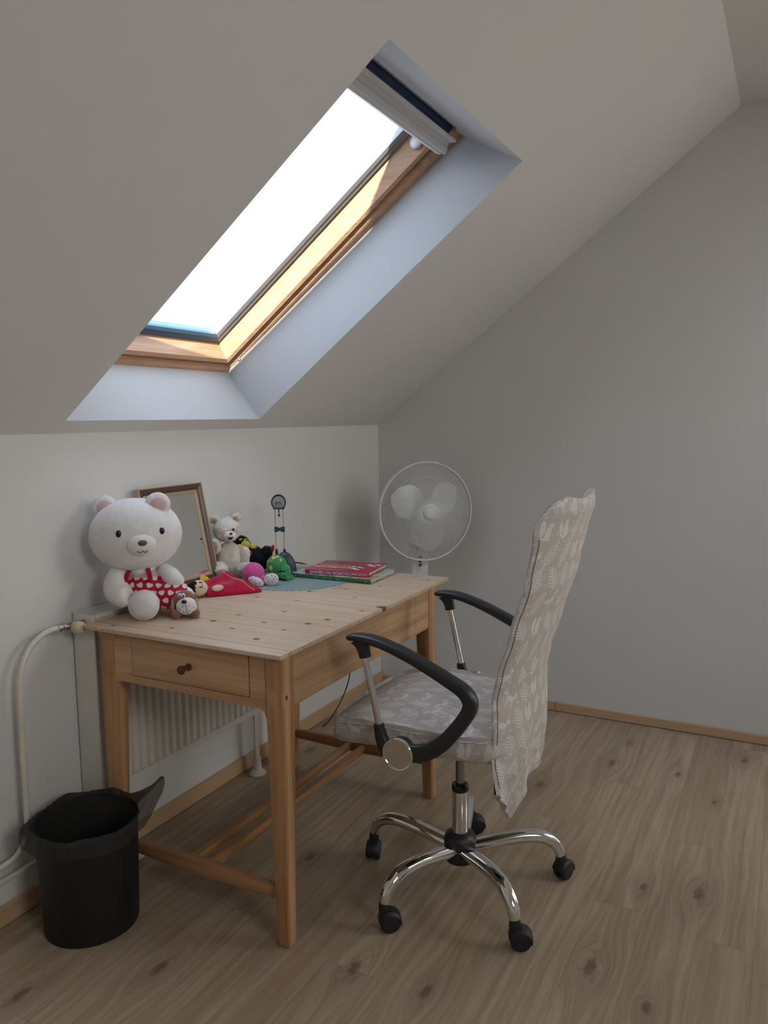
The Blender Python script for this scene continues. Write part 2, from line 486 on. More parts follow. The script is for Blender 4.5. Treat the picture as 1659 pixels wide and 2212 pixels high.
def ring_loft(bm, rings, close=True, caps=True):
    R = [[bm.verts.new(p) for p in r] for r in rings]
    n = len(R[0])
    for i in range(len(R)-1):
        for j in range(n if close else n-1):
            k = (j+1) % n
            try: bm.faces.new((R[i][j], R[i][k], R[i+1][k], R[i+1][j]))
            except ValueError: pass
    if caps and close:
        for r in (R[0], R[-1]):
            try: bm.faces.new(r)
            except ValueError: pass
    return R
def frames(pts, side=None):
    out = []
    for i, p in enumerate(pts):
        a = pts[max(i-1, 0)]; b = pts[min(i+1, len(pts)-1)]
        t = (b - a).normalized()
        if side is not None: s = (side - t*side.dot(t)).normalized()
        elif i == 0:
            h = Vector((0, 0, 1)) if abs(t.z) < .9 else Vector((1, 0, 0)); s = t.cross(h).normalized()
        else:
            s = out[-1][1]; s = (s - t*s.dot(t)).normalized()
        out.append((t, s, t.cross(s).normalized()))
    return out
def tube(bm, pts, r, seg=12, side=None, ratio=1., caps=True, power=1.):
    """swept (super)ellipse: r = half size along side vector, r*ratio across"""
    pts = [Vector(p) for p in pts]; n = len(pts)
    rs = r if isinstance(r, (list, tuple)) else [r]*n
    ra = ratio if isinstance(ratio, (list, tuple)) else [ratio]*n
    fr = frames(pts, Vector(side) if side is not None else None)
    rings = []
    for i, p in enumerate(pts):
        t, s, u = fr[i]; ring = []
        for j in range(seg):
            a = 2*PI*j/seg; c, q = math.cos(a), math.sin(a)
            if power != 1.:
                c = math.copysign(abs(c)**power, c); q = math.copysign(abs(q)**power, q)
            ring.append(p + s*(c*rs[i]) + u*(q*rs[i]*ra[i]))
        rings.append(ring)
    ring_loft(bm, rings, True, caps)
def smoothpath(pts, n=6):
    """Catmull-Rom through pts"""
    P = [Vector(p) for p in pts]; out = []
    for i in range(len(P)-1):
        p0 = P[max(i-1, 0)]; p1 = P[i]; p2 = P[i+1]; p3 = P[min(i+2, len(P)-1)]
        for k in range(n):
            t = k/n
            out.append(.5*((2*p1) + (p2-p0)*t + (2*p0-5*p1+4*p2-p3)*t*t + (3*p1-p0-3*p2+p3)*t**3))
    out.append(P[-1]); return out
def lerp_list(vals, n=6):
    out = []
    for i in range(len(vals)-1):
        for k in range(n): out.append(vals[i] + (vals[i+1]-vals[i])*k/n)
    out.append(vals[-1]); return out
def lathe(bm, prof, mat=None, seg=32, caps=True):
    """prof = [(r, z)], optional 4x4"""
    rings = []
    for r, z in prof:
        rings.append([Vector((max(r, 1e-4)*math.cos(2*PI*j/seg), max(r, 1e-4)*math.sin(2*PI*j/seg), z)) for j in range(seg)])
    if mat is not None: rings = [[mat @ p for p in r] for r in rings]
    ring_loft(bm, rings, True, caps)
def axis_mat(origin, z, x=None):
    z = Vector(z).normalized()
    if x is None: x = Vector((0, 0, 1)) if abs(z.z) < .9 else Vector((1, 0, 0))
    x = Vector(x); x = (x - z*x.dot(z)).normalized(); y = z.cross(x)
    mm = Matrix((x, y, z)).transposed().to_4x4(); mm.translation = Vector(origin); return mm
def ell(bm, c, r, R=None, seg=28, rings=18, fn=None):
    """ellipsoid; R = 3x3 axes matrix (columns), fn displaces unit directions"""
    res = bmesh.ops.create_uvsphere(bm, u_segments=seg, v_segments=rings, radius=1.)
    for v in res['verts']:
        d = v.co.copy(); s = 1.
        if fn: s = fn(d)
        q = Vector((d.x*r[0]*s, d.y*r[1]*s, d.z*r[2]*s))
        if R is not None: q = R @ q
        v.co = Vector(c) + q
    return res['verts']
def furry(bm, amp=.004, freq=90, clump=25, seed=0):
    bm.normal_update()
    for v in bm.verts:
        p = v.co + Vector((seed, 0, 0))
        n = noise.noise(p*freq)*.7 + noise.noise(p*clump)*.6
        v.co += v.normal*(n*amp)
def prism(bm, poly, z0, z1, mat=None, bev=0.):
    """extrude a closed 2D outline between z0 and z1"""
    a = [bm.verts.new((p[0], p[1], z0)) for p in poly]; b = [bm.verts.new((p[0], p[1], z1)) for p in poly]
    fs = [bm.faces.new(a[::-1]), bm.faces.new(b)]
    n = len(poly)
    for i in range(n): fs.append(bm.faces.new((a[i], a[(i+1) % n], b[(i+1) % n], b[i])))
    if bev:
        es = list(fs[0].edges) + list(fs[1].edges)
        bmesh.ops.bevel(bm, geom=es, offset=bev, segments=2, affect='EDGES', profile=.5)
    if mat is not None:
        vs = {v for v in bm.verts if v.is_valid}
        bmesh.ops.transform(bm, matrix=mat, verts=list(vs))
def text(name, body, size, mat, parent, mw, extrude=.0003):
    c = bpy.data.curves.new(name, 'FONT'); c.body = body; c.size = size; c.extrude = extrude
    c.align_x = 'CENTER'; c.align_y = 'CENTER'; c.materials.append(mat)
    t = bpy.data.objects.new(name, c); COL.objects.link(t)
    me = bpy.data.meshes.new_from_object(t.evaluated_get(bpy.context.evaluated_depsgraph_get()))
    bpy.data.objects.remove(t); bpy.data.curves.remove(c)
    me.name = name; me.transform(Matrix.Translation(-root_shift(parent)) @ mw)
    if not me.materials: me.materials.append(mat)
    o = bpy.data.objects.new(name, me); COL.objects.link(o); o.parent = parent; return o
def copy_part(o, parent, delta=None):
    c = o.copy(); COL.objects.link(c); c.parent = parent
    if delta is not None: c.location = c.location + Vector(delta)
    for ch in list(o.children): copy_part(ch, c)
    return c

# ------------------------------------------------------------------ ROOM
ZK, ZR, YR = 1.278, 2.4562, -1.5505
YR2, YW2, XB = -2.55, -4.10, -4.9            # far edge of the flat ceiling, opposite knee wall, back gable
eu = V(0, YR, ZR-ZK).normalized(); en = V(0, eu.z, -eu.y)   # up the slope, outward through the roof
K0 = V(0, 0, ZK)
def SL(x, u, d=0.): return K0 + V(x, 0, 0) + eu*u + en*d
LS = V(0, YR, ZR-ZK).length
def quad(bm, *p): return bm.faces.new([bm.verts.new(q) for q in p])
HX0, HX1, HU0, HU1 = -1.875, -1.012, .057, 1.297     # roof window opening in the slope

bm = B(); box(bm, (XB-.1, YW2-.1, -.1), (.1, .1, 0)); struct('floor', bm, M['floor'], 'wide-plank oak laminate floor with dark knots', 'floor')
bm = B(); box(bm, (XB, 0, 0), (.1, .1, ZK+.06)); struct('wall_left', bm, M['wall'], 'low white knee wall behind the radiator', 'wall')
bm = B()   # right gable wall, cut to the roof outline
prof = [(.1, 0), (.1, ZK), (0, ZK), (YR, ZR), (YR2, ZR), (YW2, ZK), (YW2-.1, ZK), (YW2-.1, 0)]
out = [(.1, 0), (.1, ZK+.1), (YR, ZR+.12), (YR2, ZR+.12), (YW2-.1, ZK+.1), (YW2-.1, 0)]
def gable(x0, x1):
    bm = B()
    a = [bm.verts.new((x0, y, z)) for y, z in out]; b = [bm.verts.new((x1, y, z)) for y, z in out]
    bm.faces.new(a[::-1]); bm.faces.new(b)
    for i in range(len(out)): bm.faces.new((a[i], a[(i+1) % len(out)], b[(i+1) % len(out)], b[i]))
    return bm
struct('wall_right', gable(0, .1), M['wall'], 'large plain white gable wall to the right of the desk', 'wall')
struct('wall_back', gable(XB-.1, XB), M['wall'], 'plain white gable wall behind the camera', 'wall')
bm = B(); box(bm, (XB, YW2-.1, 0), (.1, YW2, ZK+.06)); struct('wall_front', bm, M['wall'], 'low white knee wall on the far side of the room', 'wall')
# sloped + flat ceiling in one surface, with the two roof window openings
bm = B()
def slope_with_hole(pt, x0, x1, u1, hx0, hx1, hu0, hu1):
    quad(bm, pt(x0, 0), pt(hx0, 0), pt(hx0, u1), pt(x0, u1))
    quad(bm, pt(hx1, 0), pt(x1, 0), pt(x1, u1), pt(hx1, u1))
    quad(bm, pt(hx0, 0), pt(hx1, 0), pt(hx1, hu0), pt(hx0, hu0))
    quad(bm, pt(hx0, hu1), pt(hx1, hu1), pt(hx1, u1), pt(hx0, u1))
slope_with_hole(lambda x, u: SL(x, u), XB, .0, LS, HX0, HX1, HU0, HU1)
quad(bm, V(XB, YR, ZR), V(0, YR, ZR), V(0, YR2, ZR), V(XB, YR2, ZR))
eu2 = V(0, YR2-YW2, ZR-ZK).normalized(); en2 = V(0, -eu2.z, eu2.y)
L2 = V(0, YR2-YW2, ZR-ZK).length
def SL2(x, u, d=0.): return V(x, YW2, ZK) + eu2*u + en2*d
HOLES = [(-1.10, -.22, .32, 1.55), (-3.75, -2.70, .30, 1.60)]  # second opening is added to bring fill light from behind left
xm = -1.90
slope_with_hole(lambda x, u: SL2(x, u), xm, .0, L2, *HOLES[0])
slope_with_hole(lambda x, u: SL2(x, u), XB, xm, L2, *HOLES[1])
bmesh.ops.remove_doubles(bm, verts=bm.verts, dist=1e-5)
struct('ceiling', bm, M['ceil'], 'white sloped attic ceiling folding into a flat strip at the top', 'ceiling')
# plaster lining of the roof window, flared at the head
DL = .215
bm = B()
def lin(pts):
    bm.faces.new([bm.verts.new(p) for p in pts])
B0, B1 = HU0, .066; T0, T1 = HU1, 1.203
XLd, XRd = -1.862, -1.022
def lingrid(p00, p10, p11, p01, n=24):
    G = [[bm.verts.new(p00.lerp(p10, i/n).lerp(p01.lerp(p11, i/n), j/4)) for i in range(n+1)] for j in range(5)]
    for j in range(4):
        for i in range(n): bm.faces.new((G[j][i], G[j][i+1], G[j+1][i+1], G[j+1][i]))
lingrid(SL(HX0, B0), SL(HX1, B0), SL(-1.036, B1, DL), SL(XLd, B1, DL))
lingrid(SL(HX1, B0), SL(HX1, T0), SL(-.996, T1, DL), SL(-1.036, B1, DL))
lingrid(SL(HX1, T0), SL(HX0, T0), SL(XLd, T1, DL), SL(-.996, T1, DL))
lingrid(SL(HX0, T0), SL(HX0, B0), SL(XLd, B1, DL), SL(XLd, T1, DL))
bmesh.ops.remove_doubles(bm, verts=bm.verts, dist=1e-5)
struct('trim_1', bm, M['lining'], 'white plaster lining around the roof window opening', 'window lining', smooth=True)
# linings of the opposite roof windows, including the added farther one
for i, (hx0, hx1, hu0, hu1) in enumerate(HOLES):
    bm = B()
    for p, q in (((hx0, hu0), (hx1, hu0)), ((hx1, hu0), (hx1, hu1)), ((hx1, hu1), (hx0, hu1)), ((hx0, hu1), (hx0, hu0))):
        lin([SL2(*p), SL2(*q), SL2(*q, .2), SL2(*p, .2)])
    struct('trim_%d' % (i+2), bm, M['lining'], 'white lining of the %s roof window in the opposite slope' % ('nearer', 'added farther')[i], 'window lining')

# roof window: frame, sash, beads, pane
win = bpy.data.objects.new('window_1', None); COL.objects.link(win); win.location = SL(-1.44, .63, .22)
tag(win, 'pine-framed pivoting roof window set in the sloped ceiling', 'roof window', kind='structure')
FX0, FX1, FU0, FU1 = XLd-.002, -1.018, .060, 1.208     # outer rectangle of the frame
def ringframe(prof, mats, name, parent, label=None, ext=(FX0, FX1, FU0, FU1)):
    """mitred four-sided frame; prof = closed outline of (t inward, d outward)"""
    x0, x1, u0, u1 = ext
    parts = []
    for side in range(4):
        bm = B(); ra, rb = [], []
        for t, d in prof:
            c = [(x0+t, u0+t), (x1-t, u0+t), (x1-t, u1-t), (x0+t, u1-t)]
            p, q = c[side], c[(side+1) % 4]
            ra.append(SL(*p, d)); rb.append(SL(*q, d))
        ring_loft(bm, [ra, rb])
        parts.append(obj(name, bm, mats[side % 2], parent, smooth=True, auto=30))
    return parts
fm = (M['frame_wood'], M['frame_woody'])
ringframe([(-.05, .208), (.010, .208), (.022, .214), (.026, .226), (.026, .33), (-.05, .33)], fm, 'frame_rail', win)
ringframe([(.030, .236), (.034, .224), (.044, .219), (.056, .225), (.060, .242), (.074, .292), (.074, .33), (.030, .33)], fm, 'sash_rail', win)
ringframe([(.074, .284), (.082, .282), (.090, .288), (.096, .287), (.104, .294), (.104, .32), (.074, .32)], (M['gasket'], M['alu_dark']), 'glazing_bead', win)
bm = B(); x0, x1, u0, u1 = FX0+.10, FX1-.10, FU0+.10, FU1-.10
ring_loft(bm, [[SL(x0, u0, d), SL(x1, u0, d), SL(x1, u1, d), SL(x0, u1, d)] for d in (.300, .304)])
obj('pane', bm, M['glass'], win, smooth=False)
# bolt bush in the frame near the lower right corner
for (bu, nm) in ((.135, 'bolt'),):
    bm = B(); mm = axis_mat(SL(FX1-.012, bu, .209), -en)
    lathe(bm, [(.0075, -.004), (.0075, .003), (.005, .003), (.005, -.002)], mm, 20)
    br = obj('bolt_bush', bm, M['steel'], win)
    bm = B(); lathe(bm, [(.005, -.004), (.005, .0005)], mm, 16); obj('bolt', bm, M['screwgrey'], br)
# pivot hinge cover under the blind
bm = B(); ell(bm, SL(FX1-.070, FU1-.108, .255), (.010, .022, .020), Matrix((V(1, 0, 0), eu, en)).transposed()); obj('pivot_cover', bm, M['fan'], win)
# opposite-slope roof windows behind the camera; the farther is added as unseen fill light
for i, (hx0, hx1, hu0, hu1) in enumerate(HOLES):
    w2 = bpy.data.objects.new('window_%d' % (i+2), None); COL.objects.link(w2); w2.location = SL2((hx0+hx1)/2, .95, .2)
    tag(w2, '%s roof window in the opposite slope behind the camera' % ('nearer', 'added farther')[i], 'roof window', kind='structure')
    bm = B(); ring_loft(bm, [[SL2(hx0+.07, hu0+.07, d), SL2(hx1-.07, hu0+.07, d), SL2(hx1-.07, hu1-.07, d), SL2(hx0+.07, hu1-.07, d)] for d in (.2, .204)])
    obj('pane', bm, M['glass'], w2, smooth=False)
    for side in range(4):
        bm = B(); ra, rb = [], []
        for t, d in [(-.05, .17), (.08, .17), (.08, .23), (-.05, .23)]:
            c = [(hx0+t, hu0+t), (hx1-t, hu0+t), (hx1-t, hu1-t), (hx0+t, hu1-t)]
            ra.append(SL2(*c[side], d)); rb.append(SL2(*c[(side+1) % 4], d))
        ring_loft(bm, [ra, rb]); obj('frame_rail', bm, fm[side % 2], w2)

# roller blind at the head of the roof window
bl = thing('roller_blind', 'grey aluminium roller blind cassette across the head of the roof window', 'blind', SL(-1.44, 1.16, .19))
def along(prof, xa, xb):
    bm = B(); ring_loft(bm, [[SL(x, u, d) for u, d in prof] for x in (xa, xb)]); return bm
BX0, BX1 = -1.858, -1.078
prof = [(1.140, .196), (1.136, .176), (1.139, .163), (1.146, .160), (1.158, .166), (1.163, .174), (1.170, .178), (1.180, .170), (1.188, .163), (1.193, .166), (1.191, .178), (1.180, .190), (1.165, .198)]
obj('cassette', along(prof, BX0, BX1), M['alu'], bl, auto=25)
prof = [(1.127, .197), (1.124, .183), (1.131, .171), (1.1365, .172), (1.138, .184), (1.139, .197)]
obj('bottom_bar', along(prof, BX0, BX1), M['alu'], bl, auto=25)
bm = B(); tube(bm, [SL(BX0, 1.196, .205), SL(BX1+.005, 1.196, .205)], .013, 16); obj('fabric_roll', bm, M['navy'], bl)
bm = B(); box(bm, (0, 0, 0), (.016, .020, .02), .002); mm = Matrix((V(1, 0, 0), eu, en)).transposed().to_4x4(); mm.translation = SL(BX1-.016, 1.190, .186)
bmesh.ops.transform(bm, matrix=mm, verts=bm.verts); obj('bracket', bm, M['frame_gold'], bl)
bm = B(); lathe(bm, [(.008, 0), (.008, .004), (.004, .006)], axis_mat(SL(BX1, 1.131, .184), (1, 0, 0)), 16); obj('end_cap', bm, M['gloss_black'], bl)

# skirting boards
def skirt(name, lo, hi, mat, label):
    bm = B(); box(bm, lo, hi, .002); return struct(name, bm, mat, label, 'skirting board')
skirt('baseboard_left', (XB, -.014, 0.002), (-1.12, -.0005, .055), M['skirting'], 'pale wooden skirting board along the knee wall, near piece by the waste bin')
skirt('baseboard_left', (-1.119, -.014, 0.002), (-.0005, -.0005, .055), M['skirting'], 'pale wooden skirting board along the knee wall, far piece beyond the radiator foot')
skirt('baseboard_right', (-.014, -.885, 0.002), (-.0005, -.0145, .040), M['skirtingy'], 'short piece of pale skirting along the gable wall near the corner')
skirt('baseboard_right', (-.014, YW2, 0.002), (-.0005, -.8865, .040), M['skirtingy'], 'long pale skirting board along the gable wall on the right')

# ------------------------------------------------------------------ RADIATOR + PIPES
RX0, RX1, RY0, RY1, RZ0, RZ1 = -1.858, -.992, -.094, -.005, .236, .777
rad = thing('radiator', 'white panel radiator with ribbed front behind the desk', 'radiator', (-1.425, -.05, RZ0))
def rib_panel(y, face):
    bm = B(); xs = []
    n = 26; w = (RX1-RX0-.03)/n
    z0, z1 = RZ0+.004, RZ1-.012
    prof = [(RX0+.004, 0)]
    for i in range(n):
        a = RX0+.015 + i*w
        prof += [(a + w*.10, 0), (a + w*.26, .0105), (a + w*.74, .0105), (a + w*.90, 0)]
    prof += [(RX1-.004, 0)]
    zs = [(z0, 0.), (z0+.012, 0.), (z0+.022, 0.), (z0+.034, 1.), (z1-.034, 1.), (z1-.022, 0.), (z1, 0.)]
    fr_ = [[V(x, y + face*h*k, z) for x, h in prof] for z, k in zs]
    ring_loft(bm, fr_, close=False)
    bk = [[V(x, y - face*.0015, z) for x, h in (prof[0], prof[-1])] for z in (z0, z1)]
    ring_loft(bm, bk, close=False)
    return bm
obj('front_panel', rib_panel(RY0+.0105, -1), M['rad'], rad)
obj('rear_panel', rib_panel(RY1-.011, 1), M['rad'], rad)
for x, s in ((RX0, 1), (RX1, -1)):
    bm = B(); box(bm, (min(x, x+s*.006), RY0+.004, RZ0+.004), (max(x, x+s*.006), RY1, RZ1), .0045, 3); obj('side_panel', bm, M['rad'], rad)
bm = B()   # slotted top grille
box(bm, (RX0+.006, RY0+.002, RZ1-.011), (RX1-.006, RY0+.011, RZ1-.001), .001)
box(bm, (RX0+.006, RY1-.010, RZ1-.011), (RX1-.006, RY1, RZ1-.001), .001)
for i in range(86):
    x = RX0+.012 + i*(RX1-RX0-.024)/85
    box(bm, (x-.0030, RY0+.010, RZ1-.009), (x+.0030, RY1-.008, RZ1-.002))
obj('top_grille', bm, M['rad'], rad, smooth=False)
bm = B(); box(bm, (RX0+.02, -.075, RZ0+.02), (RX1-.02, -.030, RZ1-.035)); obj('convector', bm, M['rad_dark'], rad, smooth=False)
for x in (-1.73, -1.115):
    bm = B()
    lathe(bm, [(.001, .0005), (.0315, .0005), (.0325, .004), (.029, .010), (.020, .015), (.016, .022), (.0145, .06), (.0145, .065)], Matrix.Translation((x, -.068, 0)), 32)
    box(bm, (x-.0125, -.0715, .06), (x+.0125, -.0645, RZ0+.04), .001)
    obj('foot', bm, M['rad'], rad)
# thermostatic valve on the left side
bm = B(); tube(bm, [(RX0-.001, -.05, .752), (RX0-.022, -.05, .752), (RX0-.030, -.05, .752)], [.011, .011, .014], 16); obj('valve_body', bm, M['valve'], rad)
vb = rad.children[-1]
bm = B(); lathe(bm, [(.009, 0), (.0125, .004), (.0135, .008), (.0125, .012), (.0125, .013)], axis_mat((RX0-.030, -.05, .752), (-1, 0, 0)), 20); obj('union_nut', bm, M['steel'], vb)
bm = B(); lathe(bm, [(.012, 0), (.0155, .003), (.018, .010), (.018, .022), (.0165, .030), (.012, .034)], axis_mat((RX0-.036, -.054, .751), (0, -1, -.05)), 24)
obj('thermostat_knob', bm, M['knob_cream'], rad, label='cream round thermostat knob')
hp = thing('heating_pipe', 'cream-painted heating pipe bending down from the radiator valve along the wall', 'pipe', (-2.07, -.045, .4))
pts = smoothpath([(-1.938, -.047, .757), (-1.963, -.046, .756), (-1.992, -.045, .749), (-2.028, -.044, .726), (-2.055, -.044, .685), (-2.067, -.044, .635), (-2.069, -.044, .54), (-2.070, -.044, .44), (-2.071, -.044, .30), (-2.075, -.044, .240), (-2.097, -.044, .200), (-2.14, -.044, .184), (-2.25, -.044, .184), (-2.9, -.044, .184)], 6)
bm = B(); tube(bm, pts, .0078, 14); obj('pipe_run', bm, M['pipe'], hp)
bm = B(); tube(bm, [(-2.0695, -.044, .462), (-2.0695, -.044, .461), (-2.0695, -.044, .430), (-2.0695, -.044, .429)], [.0078, .0088, .0088, .0078], 16); obj('joint_sleeve', bm, M['pipe'], hp)
bm = B(); lathe(bm, [(.0085, 0), (.0125, .001), (.0125, .010), (.0095, .011), (.0095, .016), (.0125, .017), (.0125, .024), (.008, .026)], axis_mat((-1.945, -.047, .757), (1, 0, -.03)), 8); obj('compression_nut', bm, M['steel'], hp, smooth=False)
bm = B(); tube(bm, [(-1.93, -.047, .757), (-1.918, -.05, .756), (-1.905, -.05, .753), (-1.892, -.05, .752)], [.009, .009, .010, .010], 14); obj('elbow', bm, M['valve'], hp)
bm = B(); tube(bm, smoothpath([(-2.9, -.03, .135), (-2.1, -.03, .135), (-1.99, -.032, .135), (-1.90, -.04, .145), (-1.872, -.05, .18), (-1.868, -.05, .245), (-1.862, -.05, .262)], 6), .0078, 14)
tag(obj('return_pipe', bm, M['pipe']), 'lower cream return pipe running along the wall behind the waste bin', 'pipe')

# ------------------------------------------------------------------ DESK
TX0, TX1, TY0, TY1, TZ = -1.897, -.888, -.743, -.097, .76
desk = thing('desk', 'pine desk with one small drawer, knotty top and cross stretchers', 'desk', (-1.39, -.42, 0))
bm = B(); box(bm, (TX0, TY0, TZ-.0115), (TX1, TY1, TZ), .0015); obj('desktop', bm, M['desktop'], desk)
LZ = TZ-.0115
def leg(x0, x1, y0, y1, ix, iy):
    """straight to below the apron, then tapered on the two inner faces (ix, iy = side of the inner faces)"""
    bm = B(); t = .016
    top = (x0, x1, y0, y1)
    bx0, bx1 = (x0 + (t if ix < 0 else 0), x1 - (t if ix > 0 else 0))
    by0, by1 = (y0 + (t if iy < 0 else 0), y1 - (t if iy > 0 else 0))
    rings = []
    for (a, z) in ((0, LZ), (0, .60), (.16, .52), (1, .012), (1, .0045)):
        X0, X1 = x0 + (bx0-x0)*a, x1 + (bx1-x1)*a
        Y0, Y1 = y0 + (by0-y0)*a, y1 + (by1-y1)*a
        c = .0035 if z > .01 else .007
        rings.append([V(X0+c, Y0, z), V(X1-c, Y0, z), V(X1, Y0+c, z), V(X1, Y1-c, z), V(X1-c, Y1, z), V(X0+c, Y1, z), V(X0, Y1-c, z), V(X0, Y0+c, z)])
    ring_loft(bm, rings[::-1])
    l = obj('leg', bm, M['pine_leg'], desk, auto=50)
    bm = B(); lathe(bm, [(.014, 0.), (.015, .0045)], Matrix.Translation(((bx0+bx1)/2, (by0+by1)/2, .0)), 18); obj('felt_pad', bm, M['felt'], l)
LXA, LXB = -1.876, -.975
LYA, LYB = -.732, -.128
lw = .052
leg(LXA, LXA+lw, LYA, LYA+lw, 1, 1); leg(LXB-lw, LXB, LYA, LYA+lw, -1, 1)
leg(LXA, LXA+lw, LYB-lw, LYB, 1, -1); leg(LXB-lw, LXB, LYB-lw, LYB, -1, -1)
AZ0 = .612
bm = B()   # front apron in three jointed boards, set 3 mm behind the leg faces
for xa, xb in ((LXA+lw, -1.692), (-1.6915, -1.13), (-1.1295, LXB-lw)):
    box(bm, (xa+.0003, LYA+.004, AZ0), (xb-.0003, LYA+.022, LZ), .0006)
obj('front_apron', bm, M['pine'], desk, smooth=False)
bm = B(); box(bm, (LXA+lw, LYB-.022, AZ0), (LXB-lw, LYB-.004, LZ), .0006); obj('rear_apron', bm, M['pine'], desk, smooth=False)
# left end rail with the drawer opening: rails above and below plus the two cheeks, curved into the legs
DY0, DY1, DZ0, DZ1 = -.632, -.247, .634, .742
bm = B()
xi, xo = LXA+.020, LXA+.002
box(bm, (xo, LYA+lw, .612), (xi, LYB-lw, DZ0), .0006)
box(bm, (xo, LYA+lw, DZ0), (xi, DY0-.0015, LZ), .0006)
box(bm, (xo, DY1+.0015, DZ0), (xi, LYB-lw, LZ), .0006)
box(bm, (xo, DY0-.0015, DZ1+.0015), (xi, DY1+.0015, LZ), .0006)
def fillet(y, s):
    c = [(y, .6125)] + [(y + s*.022*(1-math.cos(a)), .6125 - .022*(1-math.sin(a))) for a in [PI/2*(1-k/6) for k in range(7)]] + [(y, .5905)]
    P = [V(xo+.0005, q[0], q[1]) for q in c]; Q = [V(xi, q[0], q[1]) for q in c]
    # solid curved bracket
    Pv = [V(xo+.0005, y, .6125), V(xo+.0005, y + s*.024, .6125), V(xo+.0005, y + s*.010, .608), V(xo+.0005, y + s*.003, .600), V(xo+.0005, y, .588)]
    ring_loft(bm, [Pv, [p + V(xi-xo, 0, 0) for p in Pv]])
fillet(LYA+lw, 1); fillet(LYB-lw, -1)
obj('end_rail', bm, M['pine_end'], desk, smooth=False)
bm = B(); box(bm, (LXB-.020, LYA+lw, AZ0), (LXB-.002, LYB-lw, LZ), .0006); obj('end_rail', bm, M['pine_end'], desk, smooth=False)
bm = B(); box(bm, (LXA-.0005, DY0+.0012, DZ0+.0022), (LXA+.016, DY1-.0008, DZ1-.001), .0012)
dr = obj('drawer', bm, M['pine_end'], desk)
bm = B(); lathe(bm, [(.0095, 0), (.0095, .003), (.0065, .006), (.0060, .014), (.0085, .022), (.0118, .027), (.0118, .031), (.0085, .0345), (.001, .0355)], axis_mat((LXA-.0005, -.444, .686), (-1, 0, 0)), 24)
obj('knob', bm, M['knob_red'], dr, label='dark red turned drawer knob')
bm = B()   # little wooden turn-button block under the top at the back corner
box(bm, (LXA-.002, LYB-lw-.012, .728), (LXA+.010, LYB+.003, LZ), .003); obj('corner_block', bm, M['pine_end'], desk)
def stretcher(x):
    bm = B(); rings = []
    for y, h, w in ((LYA+lw-.012, .016, .011), (LYA+lw+.03, .0175, .0125), (-.46, .0215, .0175), (LYB-lw-.03, .0175, .0125), (LYB-lw+.012, .016, .011)):
        z = .133
        rings.append([V(x + math.copysign(abs(math.cos(a))**.5, math.cos(a))*w, y, z + math.copysign(abs(math.sin(a))**.5, math.sin(a))*h) for a in [2*PI*k/20 for k in range(20)]])
    ring_loft(bm, rings); return bm
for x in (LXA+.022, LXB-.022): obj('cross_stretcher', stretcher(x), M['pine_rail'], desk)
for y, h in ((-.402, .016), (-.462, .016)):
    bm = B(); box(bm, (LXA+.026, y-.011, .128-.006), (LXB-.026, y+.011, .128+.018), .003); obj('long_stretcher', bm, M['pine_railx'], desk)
# nail heads along the edges of the top
for p, d in [((TX0, y, TZ-.006), (-1, 0, 0)) for y in (-.165, -.208)] + [((x, TY0, TZ-.006), (0, -1, 0)) for x in (-1.862, -1.80, -1.52, -1.34, -1.10, -1.04, -.95, -.91)]:
    bm = B(); lathe(bm, [(.0018, 0), (.0018, .0004)], axis_mat(p, d), 8); obj('nail_head', bm, M['nose_brown'], desk)

